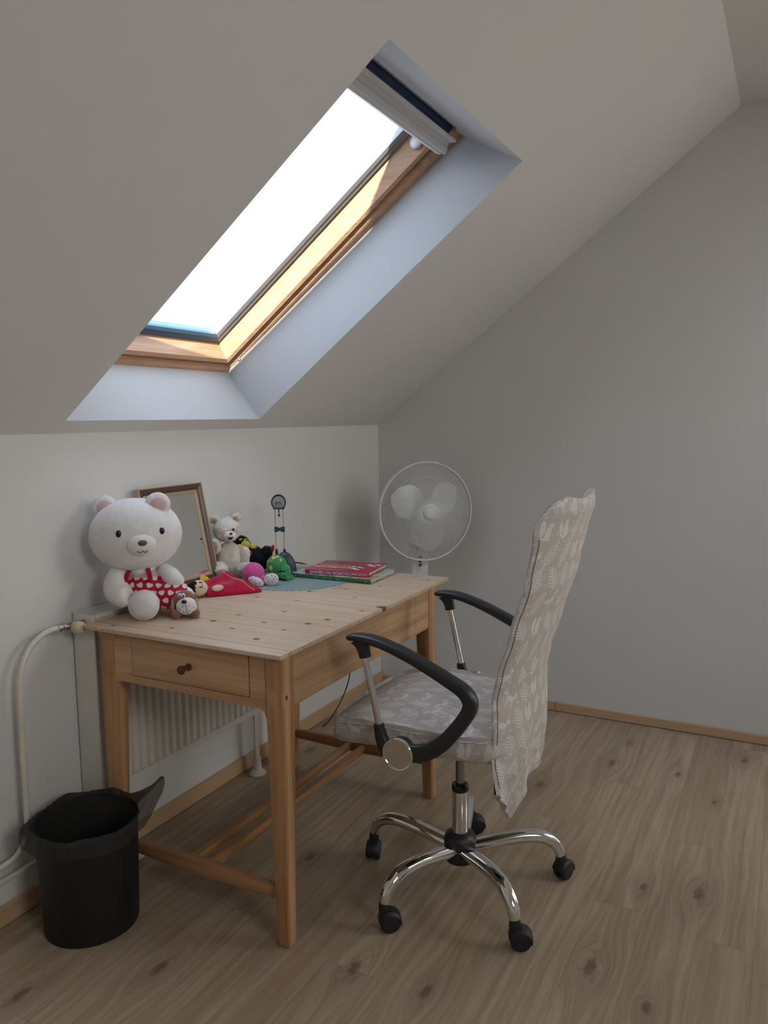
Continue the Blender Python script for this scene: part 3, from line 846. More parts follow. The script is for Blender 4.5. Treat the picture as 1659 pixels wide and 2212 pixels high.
# ------------------------------------------------------------------ OFFICE CHAIR
CX, CY = -1.430, -1.006
ch = thing('office_chair', 'swivel office chair in a beige cover with white forest print, pulled up to the desk', 'chair', (CX, CY, 0))
bm = B(); lathe(bm, [(.030, .074), (.040, .080), (.043, .092), (.040, .100), (.036, .112), (.045, .122), (.0455, .142), (.040, .154), (.028, .162), (.020, .164)], Matrix.Translation((CX, CY, 0)), 36); obj('hub', bm, M['black'], ch)
proto = None
for k, ang in enumerate((160, 85, 15, -58, -130)):
    a = math.radians(ang); d = V(math.cos(a), math.sin(a), 0); c0 = V(CX, CY, 0)
    rs = [.030, .075, .130, .185, .228, .258, .278, .288]
    zs = [.118, .124, .133, .138, .135, .122, .102, .076]
    ws = [.0215, .0215, .0210, .0205, .0195, .0182, .0165, .0140]
    pts = smoothpath([c0 + d*r + V(0, 0, z) for r, z in zip(rs, zs)], 5)
    bm = B(); tube(bm, pts, lerp_list(ws, 5), 18, side=V(-d.y, d.x, 0), ratio=lerp_list([.78, .80, .82, .85, .90, .95, 1, 1], 5), power=.85)
    arm = obj('base_arm', bm, M['chrome'], ch)
    # twin wheel caster, swivelled a little differently under each arm
    e = c0 + d*.289; sw = math.radians((-55, 200, -60, -20, -66)[k]); f = V(math.cos(sw), math.sin(sw), 0); s = V(-f.y, f.x, 0)
    wc = e + f*.014 + V(0, 0, .0272)
    bm = B(); tube(bm, [e + V(0, 0, .080), e + V(0, 0, .060), e + V(0, 0, .040)], [.0135, .0150, .0140], 16)
    # hood: arched shell around the wheels
    rings = []
    for j in range(13):
        t = math.radians(-12 + 182*j/12); rr = .0305
        q = wc + f*(rr*math.cos(t)) + V(0, 0, rr*math.sin(t))
        q2 = wc + f*((rr-.003)*math.cos(t)) + V(0, 0, (rr-.003)*math.sin(t))
        w = .0205
        rings.append([q - s*(w-.006), q + s*(w-.006), q + s*w - V(0, 0, .002) + (wc-q)*.12, q2 + s*(w-.002) + (wc-q)*.12, q2 - s*(w-.002) + (wc-q)*.12, q - s*w - V(0, 0, .002) + (wc-q)*.12])
    ring_loft(bm, rings)
    cas = obj('caster', bm, M['rubber'], arm)
    for sd in (-1, 1):
        bm = B(); lathe(bm, [(.004, -.0075), (.012, -.0085), (.0215, -.0085), (.0258, -.0055), (.0270, 0), (.0258, .0055), (.0215, .0085), (.012, .0085), (.004, .0075)], axis_mat(wc + s*(sd*.0115), s), 32)
        obj('wheel', bm, M['rubber'], cas)
bm = B(); lathe(bm, [(.0225, .160), (.0225, .284)], Matrix.Translation((CX, CY, 0)), 32); obj('column_sleeve', bm, M['chrome'], ch)
bm = B(); lathe(bm, [(.0225, .282), (.0238, .284), (.0238, .298), (.021, .302), (.0125, .302)], Matrix.Translation((CX, CY, 0)), 32); obj('column_collar', bm, M['gloss_black'], ch)
bm = B(); lathe(bm, [(.0125, .300), (.0125, .475)], Matrix.Translation((CX, CY, 0)), 28); obj('gas_lift', bm, M['dark_chrome'], ch)
bm = B(); box(bm, (CX-.09, CY-.10, .452), (CX+.09, CY+.10, .478), .008); box(bm, (CX-.262, CY+.02, .470), (CX+.262, CY+.075, .484), .003); obj('tilt_mechanism', bm, M['black'], ch)
# cushion
def se(v, p): return math.copysign(abs(v)**p, v)
bm = B()
r = bmesh.ops.create_cube(bm, size=2.); bmesh.ops.subdivide_edges(bm, edges=bm.edges, cuts=27, use_grid_fill=True)
SX, SY0, SY1 = .236, -1.205, -.703
for v in bm.verts:
    x, y, z = v.co
    # rounded footprint
    ax, ay = abs(x), abs(y)
    k = (ax**3.6 + ay**3.6)**(1/3.6) if (ax+ay) > 0 else 1
    mxx = max(ax, ay, 1e-6)
    fx = mxx/max(k, 1e-6)
    X = x*(.30 + .70*fx)
    Y = y*(.30 + .70*fx)
    px, py = CX + X*SX, (SY0+SY1)/2 + Y*(SY1-SY0)/2
    rad_ = min(1., max(ax, ay))
    front = max(0., (Y - .25)/.75)
    if z > 0: zz = .500 + z*(.052*(1 - .42*max(0, rad_-.55)/.45*max(0, rad_-.55)/.45))
    else: zz = .500 + z*.030
    if abs(z) < .999: zz = .500 + (z*.050 if z > 0 else z*.030)
    zz -= .030*front**2.0
    bulge = 1 + .035*(1 - z*z)*1.
    low = max(0., -z)
    px = CX + (px-CX)*(1 - .05*low*low); py = (SY0+SY1)/2 + (py-(SY0+SY1)/2)*(1 - .05*low*low)
    if abs(z) < .999:
        px = CX + (px-CX)*bulge; py = (SY0+SY1)/2 + (py-(SY0+SY1)/2)*bulge
    v.co = V(px, py, zz)
bmesh.ops.smooth_vert(bm, verts=bm.verts, factor=.5, use_axis_x=True, use_axis_y=True, use_axis_z=True)
bmesh.ops.smooth_vert(bm, verts=bm.verts, factor=.5, use_axis_x=True, use_axis_y=True, use_axis_z=True)
bm.normal_update()
for v in bm.verts:
    w = noise.noise(v.co*V(14, 22, 14).length*.6) if False else noise.noise(Vector((v.co.x*9, v.co.y*26, v.co.z*30)))
    edge = min(1, max(0, (abs(v.co.x-CX)-.15)/.08))
    v.co += v.normal*(w*(.0012 + .0045*edge))
seat = obj('seat', bm, M['fabric'], ch, auto=70)
def cushion_rim(zoff, sx, y0, y1):
    P = []
    for j in range(64):
        a = 2*PI*j/64
        X, Y = se(math.cos(a), .38), se(math.sin(a), .38)
        front = max(0., (Y-.25)/.75)
        P.append(V(CX + X*sx, (y0+y1)/2 + Y*(y1-y0)/2, zoff - .030*front**2 + .0015*math.sin(j*2.3)))
    return P
bm = B(); P = cushion_rim(.531, SX+.004, SY0-.001, SY1+.001); P.append(P[0].copy())
tube(bm, P, .0020, 8, caps=False); obj('seam', bm, M['fabric'], seat)
# backrest cover: closed shell, curved both ways, hanging below the seat in a soft point
def lut(tab, z):
    if z <= tab[0][0]: return tab[0][1]
    for (a, fa), (b, fb) in zip(tab, tab[1:]):
        if z <= b:
            t = (z-a)/(b-a); t = t*t*(3-2*t)*.5 + t*.5
            return fa + (fb-fa)*t
    return tab[-1][1]
YC = [(.25, -1.176), (.36, -1.186), (.45, -1.200), (.54, -1.207), (.63, -1.208), (.70, -1.222), (.80, -1.252), (.93, -1.292), (1.03, -1.314), (1.10, -1.336), (1.16, -1.362)]
CV = [(.25, .0), (.36, .010), (.50, .026), (.65, .036), (.90, .036), (1.02, .042), (1.09, .056), (1.15, .068)]
TH = [(.25, .006), (.36, .020), (.45, .030), (.60, .034), (.80, .032), (1.0, .034), (1.10, .036), (1.15, .030)]
HW = [(.25, .168), (.33, .182), (.40, .197), (.48, .209), (.55, .214), (.70, .210), (.90, .214), (1.05, .218), (1.15, .214)]
def back_pt(u, w, t):
    """u -1..1 across, w 0..1 bottom to top, t -1 (rear) .. 1 (front)"""
    zb = .288 + (.115*((-.35-u)/.65)**.9 if u < -.35 else .092*((u+.35)/1.35)**.95)
    zt = 1.152 - .040*(1-abs(u)**2) - .085*max(0, abs(u)-.55)**2/.2025
    z = zb + (zt-zb)*w
    hw = lut(HW, z); th = lut(TH, z)
    prof = (1 - abs(u)**3.2)**(1/2.2) if abs(u) < 1 else 0
    endr = 1.
    if w > .93: endr = math.sqrt(max(0, 1 - ((w-.93)/.07)**2))
    y = lut(YC, z) + lut(CV, z)*abs(u)**2.1 + t*th*.5*max(.0, prof)*endr
    if z < .62:   # loose cover: soft folds
        k = min(1, (.62-z)/.2); y += (.007*math.sin(u*7 + z*16) + .005*math.sin(u*15 - z*31))*k*(1 if t < 0 else .4)
    y += .0022*noise.noise(Vector((u*3.1, z*9, t)))*(1 if t < 0 else .6)
    return V(CX + u*hw - max(0, .214-hw)*(1 if z < .6 else 0), y, z)
NU, NW = 44, 84
bm = B()
us = [-math.cos(PI*i/NU) for i in range(NU+1)]
ws = [i/NW for i in range(NW-6)] + [1 - .072*(1 - i/9)**1.0 for i in range(0, 10)]
ws = sorted(set(round(w, 5) for w in ws))
grids = []
for t in (-1, 1):
    G = [[bm.verts.new(back_pt(u, w, t)) for u in us] for w in ws]; grids.append(G)
for G, flip in ((grids[0], False), (grids[1], True)):
    for i in range(len(ws)-1):
        for j in range(NU):
            q = [G[i][j], G[i][j+1], G[i+1][j+1], G[i+1][j]]
            bm.faces.new(q[::-1] if flip else q)
n0 = len(ws)-1
for j in range(NU):
    bm.faces.new((grids[0][0][j], grids[1][0][j], grids[1][0][j+1], grids[0][0][j+1]))
bmesh.ops.remove_doubles(bm, verts=bm.verts, dist=2e-4)
bk = obj('backrest', bm, M['fabric'], ch, auto=80)
M['seam'] = plain('seam_thread', (.13, .115, .105), .8)
for u in (-.955, .955):
    bm = B(); tube(bm, [back_pt(u, w, -1) + V(0, -.0006, 0) for w in [.03 + .90*i/60 for i in range(61)]], .0009, 6); obj('seam', bm, M['seam'], bk)
    bm = B(); tube(bm, [back_pt(u, w, 1) + V(0, .0006, 0) for w in [.55 + .42*i/40 for i in range(41)]], .0009, 6); obj('seam', bm, M['seam'], bk)
bm = B(); tube(bm, [back_pt(u, .004, -1) + V(0, -.001, 0) for u in [-.98 + 1.96*i/50 for i in range(51)]], .0022, 6); obj('hem', bm, M['fabric'], bk)
# arms
def make_arm(ax, s):
    """s = outward direction along x"""
    pth = [(-.812, .762), (-.822, .7665), (-.850, .7685), (-.890, .765), (-.935, .754), (-.985, .737), (-1.035, .716), (-1.085, .693), (-1.122, .674), (-1.140, .654), (-1.141, .632), (-1.128, .606), (-1.100, .567), (-1.070, .533), (-1.035, .507), (-.995, .494), (-.955, .490)]
    wid = [.008, .016, .0205, .0215, .0215, .0205, .0195, .0185, .018, .018, .0175, .017, .016, .015, .014, .013, .012]
    thk = [.005, .0085, .0100, .0110, .0115, .0125, .0135, .0150, .0165, .0180, .0180, .0175, .0180, .0190, .0200, .0220, .0240]
    pts = smoothpath([V(ax, y, z) for y, z in pth], 4)
    bm = B(); w4, t4 = lerp_list(wid, 4), lerp_list(thk, 4)
    tube(bm, pts, w4, 20, side=V(1, 0, 0), ratio=[t/w for t, w in zip(t4, w4)], power=.62)
    return obj('armrest', bm, M['armblack'], ch)
for ax, s in ((CX-.272, -1), (CX+.272, 1)):
    am = make_arm(ax, s)
    bm = B(); tube(bm, smoothpath([V(ax, -.848, .764), V(ax, -.855, .748), V(ax, -.8585, .735), V(ax, -.862, .719)], 3), lerp_list([.019, .015, .0135, .0130], 3), 18, side=V(1, 0, 0), ratio=lerp_list([1.35, 1.15, 1.12, 1.1], 3), power=.7)
    obj('post_socket', bm, M['armblack'], am)
    bm = B(); tube(bm, [V(ax, -.860, .722), V(ax, -.902, .540)], .0085, 18, side=V(1, 0, 0), ratio=1.0, power=.8)
    obj('post', bm, M['chrome'], am)
    bm = B(); pts = smoothpath([V(ax, -.897, .553), V(ax, -.901, .535), V(ax, -.908, .512), V(ax, -.922, .492), V(ax, -.945, .480), V(ax, -.965, .478)], 4)
    tube(bm, pts, lerp_list([.012, .0125, .013, .0135, .0135, .013], 4), 18, side=V(1, 0, 0), ratio=lerp_list([1.0, 1.1, 1.3, 1.6, 1.9, 2.0], 4), power=.7)
    lathe(bm, [(.001, -.026), (.030, -.026), (.034, -.020), (.036, .006), (.034, .010)], axis_mat((ax, -.955, .490), (s, 0, 0)), 36)
    obj('bracket', bm, M['armblack'], am)
    mm = axis_mat((ax + s*.010, -.957, .490), (s, 0, 0))
    bm = B(); lathe(bm, [(.0365, -.004), (.0415, .000), (.0418, .006), (.0395, .009), (.0370, .0085), (.0362, .0055)], mm, 48, caps=False); rg = obj('disc_ring', bm, M['chrome'], am)
    bm = B(); lathe(bm, [(.0005, .0065), (.020, .0063), (.0372, .0056), (.0372, .0)], mm, 48); obj('disc', bm, M['disc'], rg)

# ------------------------------------------------------------------ WASTE BIN
BCX, BCY = -2.010, -.196
wb = thing('waste_bin', 'round black wire-mesh waste bin lined with a black bag beside the radiator', 'waste bin', (BCX, BCY, 0))
bm = B(); lathe(bm, [(.001, .004), (.114, .004), (.116, .0005), (.1185, .002), (.119, .012), (.1195, .020), (.1275, .276), (.1300, .279), (.1300, .286), (.1265, .286), (.1262, .276), (.118, .016), (.001, .010)], Matrix.Translation((BCX, BCY, 0)), 64); obj('basket', bm, M['bin'], wb, auto=35)
bm = B()
nseg = 160; rows = [(-.10, .100), (-.02, .106), (.10, .112), (.20, .1155), (.265, .1195), (.288, .1285), (.291, .1335), (.283, .1375), (.272, .1395), (.262, .1400), (.252, .1410), (.243, .1415)]
spike = {}
rings = []
for i, (z, r) in enumerate(rows):
    ring = []
    for j in range(nseg):
        a = 2*PI*j/nseg
        n1 = noise.noise(Vector((math.cos(a)*2.2, math.sin(a)*2.2, z*9)))
        n2 = noise.noise(Vector((math.cos(a)*5.5, math.sin(a)*5.5, z*22)))
        n3 = noise.noise(Vector((math.cos(a)*14, math.sin(a)*14, z*60))); rr = r + (n1*.005 + n2*.0035 + n3*(.003 if i > 4 else .001))*(1 if i > 3 else .7) + (.004*abs(n2) if i > 6 else 0); zz = max(z + (n1*.010 if i > 3 else 0) + (n2*.016*(i-6)/6 if i > 6 else 0), .02)
        if i <= 1: zz = .014 + .03*i
        if i >= 4:
            da = math.atan2(math.sin(a + .62), math.cos(a + .62))     # pulled-out corner of the bag towards the desk
            g = math.exp(-(da/(.62 if da < 0 else .32))**2)*min(1, (i-3)/6)
            rr += .058*g; zz += (.050 + .006*(i-4))*g*1.15
            db = math.atan2(math.sin(a - 2.6), math.cos(a - 2.6)); g2 = math.exp(-(db/.5)**2)*min(1, (i-3)/6)
            rr += .020*g2; zz += .016*g2
            dc = math.atan2(math.sin(a - 1.2), math.cos(a - 1.2)); g3 = math.exp(-(dc/.55)**2)*min(1, (i-3)/6)
            rr -= .006*g3; zz += .020*g3
        ring.append(V(BCX + rr*math.cos(a), BCY + rr*math.sin(a), zz))
    rings.append(ring)
ring_loft(bm, rings, True, False)
obj('bag', bm, M['bag'], wb, auto=80)

# ------------------------------------------------------------------ STANDING FAN
FAN = V(-.271, -.374, .906); fd = V(-math.cos(math.radians(47)), -math.sin(math.radians(47)), .015).normalized()
fan = thing('standing_fan', 'white pedestal fan standing in the corner behind the desk', 'fan', (-.20, -.298, 0))
fm4 = axis_mat(FAN, fd, V(0, 0, 1))       # local x = up, z = towards the viewer
FR = .215
def local(p): return fm4 @ Vector(p)
def grille(sign, depth, turns, r0, n=116):
    bm = B()
    for k in range(n):
        a0 = 2*PI*k/n; pts = []
        for i in range(9):
            t = i/8; r = r0 + (FR-.004-r0)*t
            z = sign*depth*(1 - (r/FR)**2.6)
            a = a0 + turns*t
            pts.append(local((r*math.cos(a), r*math.sin(a), z)))
        tube(bm, pts, .00115, 4, caps=False)
    for r in (r0, .09, .15):
        z = sign*depth*(1 - (r/FR)**2.6)
        tube(bm, [local((r*math.cos(2*PI*j/48), r*math.sin(2*PI*j/48), z)) for j in range(49)], .0010, 5, caps=False)
    return bm
fg = obj('front_grille', grille(1, .052, .75, .036), M['fan'], fan)
obj('rear_grille', grille(-1, .075, -.75, .050), M['fan'], fan)
bm = B(); prof = [(FR-.004, -.010), (FR+.001, -.011), (FR+.003, -.006), (FR+.003, .006), (FR+.001, .010), (FR-.004, .009)]
ring_loft(bm, [[local((r*math.cos(2*PI*j/72), r*math.sin(2*PI*j/72), z)) for r, z in prof] for j in range(73)], True, False)
rim = obj('rim', bm, M['fan'], fan)
for a in (0, 72, 144, 216, 288):
    bm = B(); c = (math.cos(math.radians(a+58)), math.sin(math.radians(a+58)))
    t_ = (-c[1], c[0])
    pr_ = [local(((FR+.003)*c[0] + t_[0]*q, (FR+.003)*c[1] + t_[1]*q, .0)) for q in (-.008, .008)]
    tube(bm, pr_, .0045, 8, side=fd, ratio=.7); obj('clip', bm, M['fan'], rim)
bm = B(); lathe(bm, [(.0005, .063), (.026, .062), (.033, .058), (.036, .051), (.036, .046)], fm4, 40); lathe(bm, [(.022, .0625), (.0235, .0645), (.0250, .0625)], fm4, 40, caps=False); obj('badge_cap', bm, M['fan'], fg)
bm = B(); lathe(bm, [(.0005, .030), (.018, .028), (.026, .020), (.028, .0), (.028, -.02), (.012, -.022)], fm4, 32); hub = obj('blade_hub', bm, M['blade'], fan)
for k, a0 in enumerate((57, -63, 177)):       # measured clockwise from up, seen from the front
    bm = B(); G = []
    A = math.radians(a0)
    for i in range(15):
        t = i/14; r = .022 + .152*t; row = []
        half = (.013 + .068*math.sin(PI*min(1, .06 + t*.68))**1.4)/r
        if t > .66: half *= math.sqrt(max(0, 1 - ((t-.66)/.345)**2))
        for j in range(13):
            s = -1 + 2*j/12
            a = A + s*half + .26*t - .1
            z = .004 + s*half*r*.30*(1 - .25*t) - .004*t
            row.append((r*math.cos(a), r*math.sin(a), z))
        G.append(row)
    Gf = [[bm.verts.new(local((p[0], p[1], p[2]+.0012))) for p in row] for row in G]
    Gb = [[bm.verts.new(local((p[0], p[1], p[2]-.0012))) for p in row] for row in G]
    for G_, fl in ((Gf, 0), (Gb, 1)):
        for i in range(14):
            for j in range(12):
                q = (G_[i][j], G_[i][j+1], G_[i+1][j+1], G_[i+1][j]); bm.faces.new(q[::-1] if fl else q)
    for i in range(14):
        for j in (0, 12): bm.faces.new((Gf[i][j], Gf[i+1][j], Gb[i+1][j], Gb[i][j]))
    for j in range(12):
        for i in (0, 14): bm.faces.new((Gf[i][j], Gf[i][j+1], Gb[i][j+1], Gb[i][j]))
    bmesh.ops.remove_doubles(bm, verts=bm.verts, dist=1e-5)
    obj('blade', bm, M['blade'], fan)
bm = B(); lathe(bm, [(.020, -.070), (.048, -.074), (.052, -.085), (.050, -.130), (.040, -.150), (.001, -.156)], fm4, 36); obj('motor_housing', bm, M['fan'], fan)
pc = FAN - fd*.100
PX, PY = pc.x, pc.y
bm = B(); mm = Matrix.Rotation(math.radians(47), 4, 'Z'); mm.translation = V(PX, PY, 0)
box(bm, (-.030, -.042, .575), (.030, .042, .775), .010, 3); box(bm, (-.020, -.022, .770), (.020, .022, .870), .008)
bmesh.ops.transform(bm, matrix=mm, verts=bm.verts); cb = obj('control_box', bm, M['fan'], fan)
bm = B(); box(bm, (-.0318, -.0165, .590), (-.029, .0165, .712), .0012)
bmesh.ops.transform(bm, matrix=mm, verts=bm.verts); cp = obj('control_panel', bm, M['fan'], cb)
for z, mt in ((.693, 'fan_grey'), (.675, 'fan_grey'), (.657, 'fan_grey'), (.639, 'fan')):
    bm = B(); lathe(bm, [(.0075, 0), (.0075, .003), (.006, .0045), (.001, .005)], mm @ axis_mat((-.0318, .0, z), (-1, 0, 0)), 20); obj('button', bm, M[mt], cp)
bm = B(); tube(bm, [(PX, PY, .02), (PX, PY, .58)], .0125, 18); obj('pole', bm, M['fan'], fan)
bm = B()
for a in (2, 92):
    d = V(math.cos(math.radians(a+45)), math.sin(math.radians(a+45)), 0)*.165
    tube(bm, [V(PX, PY, .014) - d, V(PX, PY, .014) + d], .0125, 12, power=.6)
lathe(bm, [(.05, .01), (.05, .028), (.02, .036)], Matrix.Translation((PX, PY, 0)), 28)
obj('base', bm, M['fan'], fan)
# thin black cable hanging from the desk lamp behind the desk to the floor
bm = B(); tube(bm, smoothpath([(-.632, -.052, .004), (-.575, -.056, .020), (-.50, -.064, .075), (-.452, -.075, .150), (-.437, -.083, .24), (-.445, -.085, .36), (-.50, -.085, .52), (-.62, -.085, .66), (-.78, -.083, .735), (-.90, -.088, .7645), (-.97, -.12, .7665), (-1.03, -.17, .7665)], 6), .0026, 8)
tag(obj('lamp_cable', bm, M['cord']), 'thin black cable hanging down behind the desk to the floor', 'cable')

# ------------------------------------------------------------------ THINGS ON THE DESK
# round striped place mat
bm = B(); lathe(bm, [(.001, TZ), (.2035, TZ), (.2045, TZ+.0008), (.2035, TZ+.0016), (.001, TZ+.0016)], Matrix.Translation((-1.122, -.262, 0)), 96)
tag(obj('place_mat', bm, M['mat'], smooth=False), 'round grey-blue striped place mat on the desk under the books', 'place mat')

# books
def book(name, label, c, ang, w, l, z0, th, mats, spine_mat):
    """spine along local y on the -x side"""
    rootl = V(c[0], c[1], z0)
    t = thing(name, label, 'book', rootl, 'picture books stacked on the desk')
    mm = Matrix.Rotation(math.radians(ang), 4, 'Z'); mm.translation = rootl
    def part(nm, lo, hi, mt, bev=.0006):
        bm = B(); box(bm, lo, hi, bev); bmesh.ops.transform(bm, matrix=mm, verts=bm.verts); return obj(nm, bm, mt, t)
    part('pages', (-w/2+.004, -l/2+.004, .002), (w/2-.004, l/2-.004, th-.002), M['paper'])
    cvr = part('cover', (-w/2+.003, -l/2, th-.002), (w/2, l/2, th), mats)
    part('cover', (-w/2+.003, -l/2, 0), (w/2, l/2, .002), mats)
    bm = B(); prof = [(-w/2+.003, 0), (-w/2-.0005, .0012), (-w/2-.0015, th*.5), (-w/2-.0005, th-.0012), (-w/2+.003, th), (-w/2+.0045, th), (-w/2+.0045, 0)]
    ring_loft(bm, [[V(x, y, z) for x, z in prof] for y in (-l/2, l/2)]); bmesh.ops.transform(bm, matrix=mm, verts=bm.verts)
    sp = obj('spine', bm, spine_mat, t)
    return t, cvr, sp, mm
gb, gc, gs, gm = book('book', 'large green-spined picture book with colourful cover, lying under the red book', (-1.012, -.392), 2.0, .200, .315, TZ+.0018, .0135, M['green_cover'], M['green_spine'])
rb, rc, rs_, rm = book('book', 'red Czech picture encyclopedia lying on top of the green book', (-.995, -.397), 7.5, .186, .238, TZ+.0155, .0150, M['red_cover'], M['red_spine'])
# spine lettering reads upside down from the camera
w, l, th = .186, .238, .0150
base = Matrix((V(0, 1, 0), V(0, 0, -1), V(-1, 0, 0))).transposed().to_4x4()
def place(m0, p, b): q = m0 @ Matrix.Translation(p); return q @ b
text('spine_lettering', 'ENCYKLOPEDIE PRO NEJMENŠÍ', .0128, M['ink_white'], rs_, place(rm, V(-w/2-.0017, .012, th*.52), base))
flat = Matrix((V(0, 1, 0), V(-1, 0, 0), V(0, 0, 1))).transposed().to_4x4()    # reads from the +x side
fl2 = Matrix((V(0, -1, 0), V(1, 0, 0), V(0, 0, 1))).transposed().to_4x4()
text('title_lettering', 'Encyklopedie', .026, M['ink_white'], rc, place(rm, V(-.030, .045, th+.0002), flat @ Matrix.Rotation(math.radians(180), 4, 'Z') @ Matrix.Rotation(math.radians(180), 4, 'Z')))
text('title_lettering', 'pro nejmenší', .022, M['ink_yellow'], rc, place(rm, V(.000, .045, th+.0002), flat))
def blob(parent, m0, pts, mat, z):
    bm = B(); vs = [bm.verts.new(m0 @ V(p[0], p[1], z)) for p in pts]; bm.faces.new(vs)
    return obj('cover_print', bm, mat, parent, smooth=False)
M['print_dark'] = plain('dark_red_print', (.20, .02, .03), .3); M['print_grey'] = plain('grey_print', (.45, .42, .42), .3); M['print_pink'] = plain('pink_print', (.60, .22, .36), .3)
blob(rc, rm, [(-.085, -.035), (-.02, -.085), (.03, -.05), (-.03, .0)], M['print_dark'], th+.0001)
for (ox, oy, a_, b_) in ((-.03, -.035, .018, .007), (-.01, -.055, .020, .006), (.0, -.03, .014, .006), (-.045, -.055, .012, .006), (.03, -.085, .018, .006), (.045, -.07, .012, .006), (.05, -.1, .014, .005)):
    blob(rc, rm, [(ox + a_*math.cos(q)*.6 + b_*math.sin(q)*.5, oy + a_*math.cos(q) - b_*math.sin(q)) for q in [2*PI*k/10 for k in range(10)]], M['ink_white'], th+.0002)
blob(rc, rm, [(-.078, .105), (-.078, -.01), (-.0755, -.01), (-.0755, .105)], M['print_pink'], th+.0001)
bm = B(); box(bm, (-w/2-.0019, -l/2+.003, .0025), (-w/2-.0012, -l/2+.040, th-.0025)); bmesh.ops.transform(bm, matrix=rm, verts=bm.verts); obj('spine_label', bm, M['print_pink'], rs_, smooth=False)
w2_, l2_ = .200, .315
for yy, ln in ((.05, .018), (.02, .015), (-.005, .010), (-.035, .020), (.135, .003), (-.140, .004)):
    bm = B(); box(bm, (-w2_/2-.0019, yy-ln/2, .0045), (-w2_/2-.0010, yy+ln/2, .0085)); bmesh.ops.transform(bm, matrix=gm, verts=bm.verts)
    obj('spine_print', bm, plain('pale_green_print', (.16, .30, .16), .3) if ln > .005 else M['print_grey'], gs, smooth=False)

# desk lamp
LX, LY = -1.092, -.196
lr = V(.47, -.88, 0).normalized(); lf = V(-.88, -.47, 0).normalized()
lamp = thing('desk_lamp', 'dark green folding desk lamp on two slim chrome rods', 'lamp', (LX, LY, TZ))
def lp(a, b, z): return V(LX, LY, 0) + lr*(a-.010) + lf*b + V(0, 0, z)
bm = B()
for i in range(2): pass
rings = []
for k in range(15):                       # half-round base standing on edge
    b = -.026 + .052*k/14; s = math.sqrt(max(.02, 1 - (abs(b)/.0275)**3))
    rings.append([lp(.012 + .043*s*math.cos(a), b, TZ + .0018 + (.082*s if a > 0 else 0)*math.sin(a)) for a in [PI*j/20 for j in range(21)]])
ring_loft(bm, rings); obj('base', bm, M['lamp_green'], lamp, auto=50)
rods = []
for a0, a1 in ((-.0155, -.0185), (.0125, .0105)):
    bm = B(); tube(bm, [lp(a0, 0, .850), lp(a1, 0, .995)], .0026, 12); rods.append(obj('rod', bm, M['chrome'], lamp))
    bm = B(); tube(bm, [lp(a0 + .0005, 0, .830), lp(a0, 0, .848), lp(a0, 0, .854)], [.005, .005, .0036], 12); obj('rod_socket', bm, M['black'], rods[-1])
bm = B(); pts = []
for i in range(13):
    a = -.0205 + .036*i/12; hh = .0095 - .0045*math.exp(-((a+.003)/.006)**2); pts.append((a, hh))
ring_loft(bm, [[lp(a, -.003, .924 + h), lp(a, .0035, .924 + h), lp(a, .0035, .924 - h), lp(a, -.003, .924 - h)] for a, h in pts]); obj('brace', bm, M['lamp_green'], lamp)
hc = lp(-.0035, 0, 1.020)
mm = Matrix((lr, V(0, 0, 1), lf)).transposed().to_4x4(); mm.translation = hc
bm = B(); outl = [(.0262*math.cos(a), .0262*math.sin(a)*(1.12 if a < PI else 1.0)) for a in [2*PI*k/40 for k in range(40)]]
outl = [(x, max(y, -.0215)) for x, y in outl]
rings = []
for z, s in ((-.020, .55), (-.015, .80), (-.006, .96), (.004, 1.), (.010, 1.), (.0112, .96), (.0095, .90), (.006, .86)):
    rings.append([mm @ V(x*s, y*s, z) for x, y in outl])
ring_loft(bm, rings); head = obj('head', bm, M['lamp_green'], lamp)
bm = B(); ring_loft(bm, [[mm @ V(x*s*.86, y*s*.82 - .001, z) for x, y in outl] for z, s in ((.0062, 1.), (.0090, .98), (.0098, .90))]); rf = obj('reflector', bm, M['lamp_lens'], head)
bm = B(); tube(bm, smoothpath([mm @ V(-.012, -.008, .0105), mm @ V(-.006, .003, .0115), mm @ V(.0, -.002, .0115), mm @ V(.006, .003, .0115), mm @ V(.012, -.008, .0105)], 4), .0012, 8); obj('bulb', bm, M['fan_grey'], rf)
bm = B(); box(bm, (-.020, -.024, -.006), (.020, -.017, .007), .0015); bmesh.ops.transform(bm, matrix=mm, verts=bm.verts)
tube(bm, [mm @ V(-.0005, -.022, .002), mm @ V(.0, -.042, .002)], [.0026, .0014], 10)
lathe(bm, [(.0008, -.002), (.0042, -.002), (.0042, .002), (.0008, .002)], mm @ Matrix.Translation((0, -.046, .002)), 18); obj('joint', bm, M['black'], head)

# framed mirror leaning on the wall, standing on the radiator
MW, MH = .288, .332
mb = V(-1.4745, -.0855, RZ1+.0005); tilt = math.atan2(.064, .322)
mz = V(0, math.sin(tilt), math.cos(tilt)); my = V(0, -math.cos(tilt), math.sin(tilt))      # up, towards the room
mir = thing('framed_mirror', 'small mirror in a dark brown frame leaning on the wall behind the plush toys', 'mirror', mb)
def mp(a, c, d): return mb + V(a, 0, 0) + mz*c + my*d
def mirframe(prof, mt, nm):
    for side in range(4):
        ra, rb_ = [], []
        for t, d in prof:
            c = [(-MW/2+t, t), (MW/2-t, t), (MW/2-t, MH-t), (-MW/2+t, MH-t)]
            p, q = c[side], c[(side+1) % 4]; ra.append(mp(*p, d)); rb_.append(mp(*q, d))
        bm = B(); ring_loft(bm, [ra, rb_]); obj(nm, bm, mt, mir, auto=25)
mirframe([(0, 0), (0, .0160), (.0015, .0180), (.0035, .0180), (.0045, .0165), (.0045, 0)], M['frame_gold'], 'frame_edge')
mirframe([(.0045, 0), (.0045, .0165), (.012, .0150), (.021, .0100), (.0235, .0085), (.0235, 0)], M['frame_brown'], 'frame')
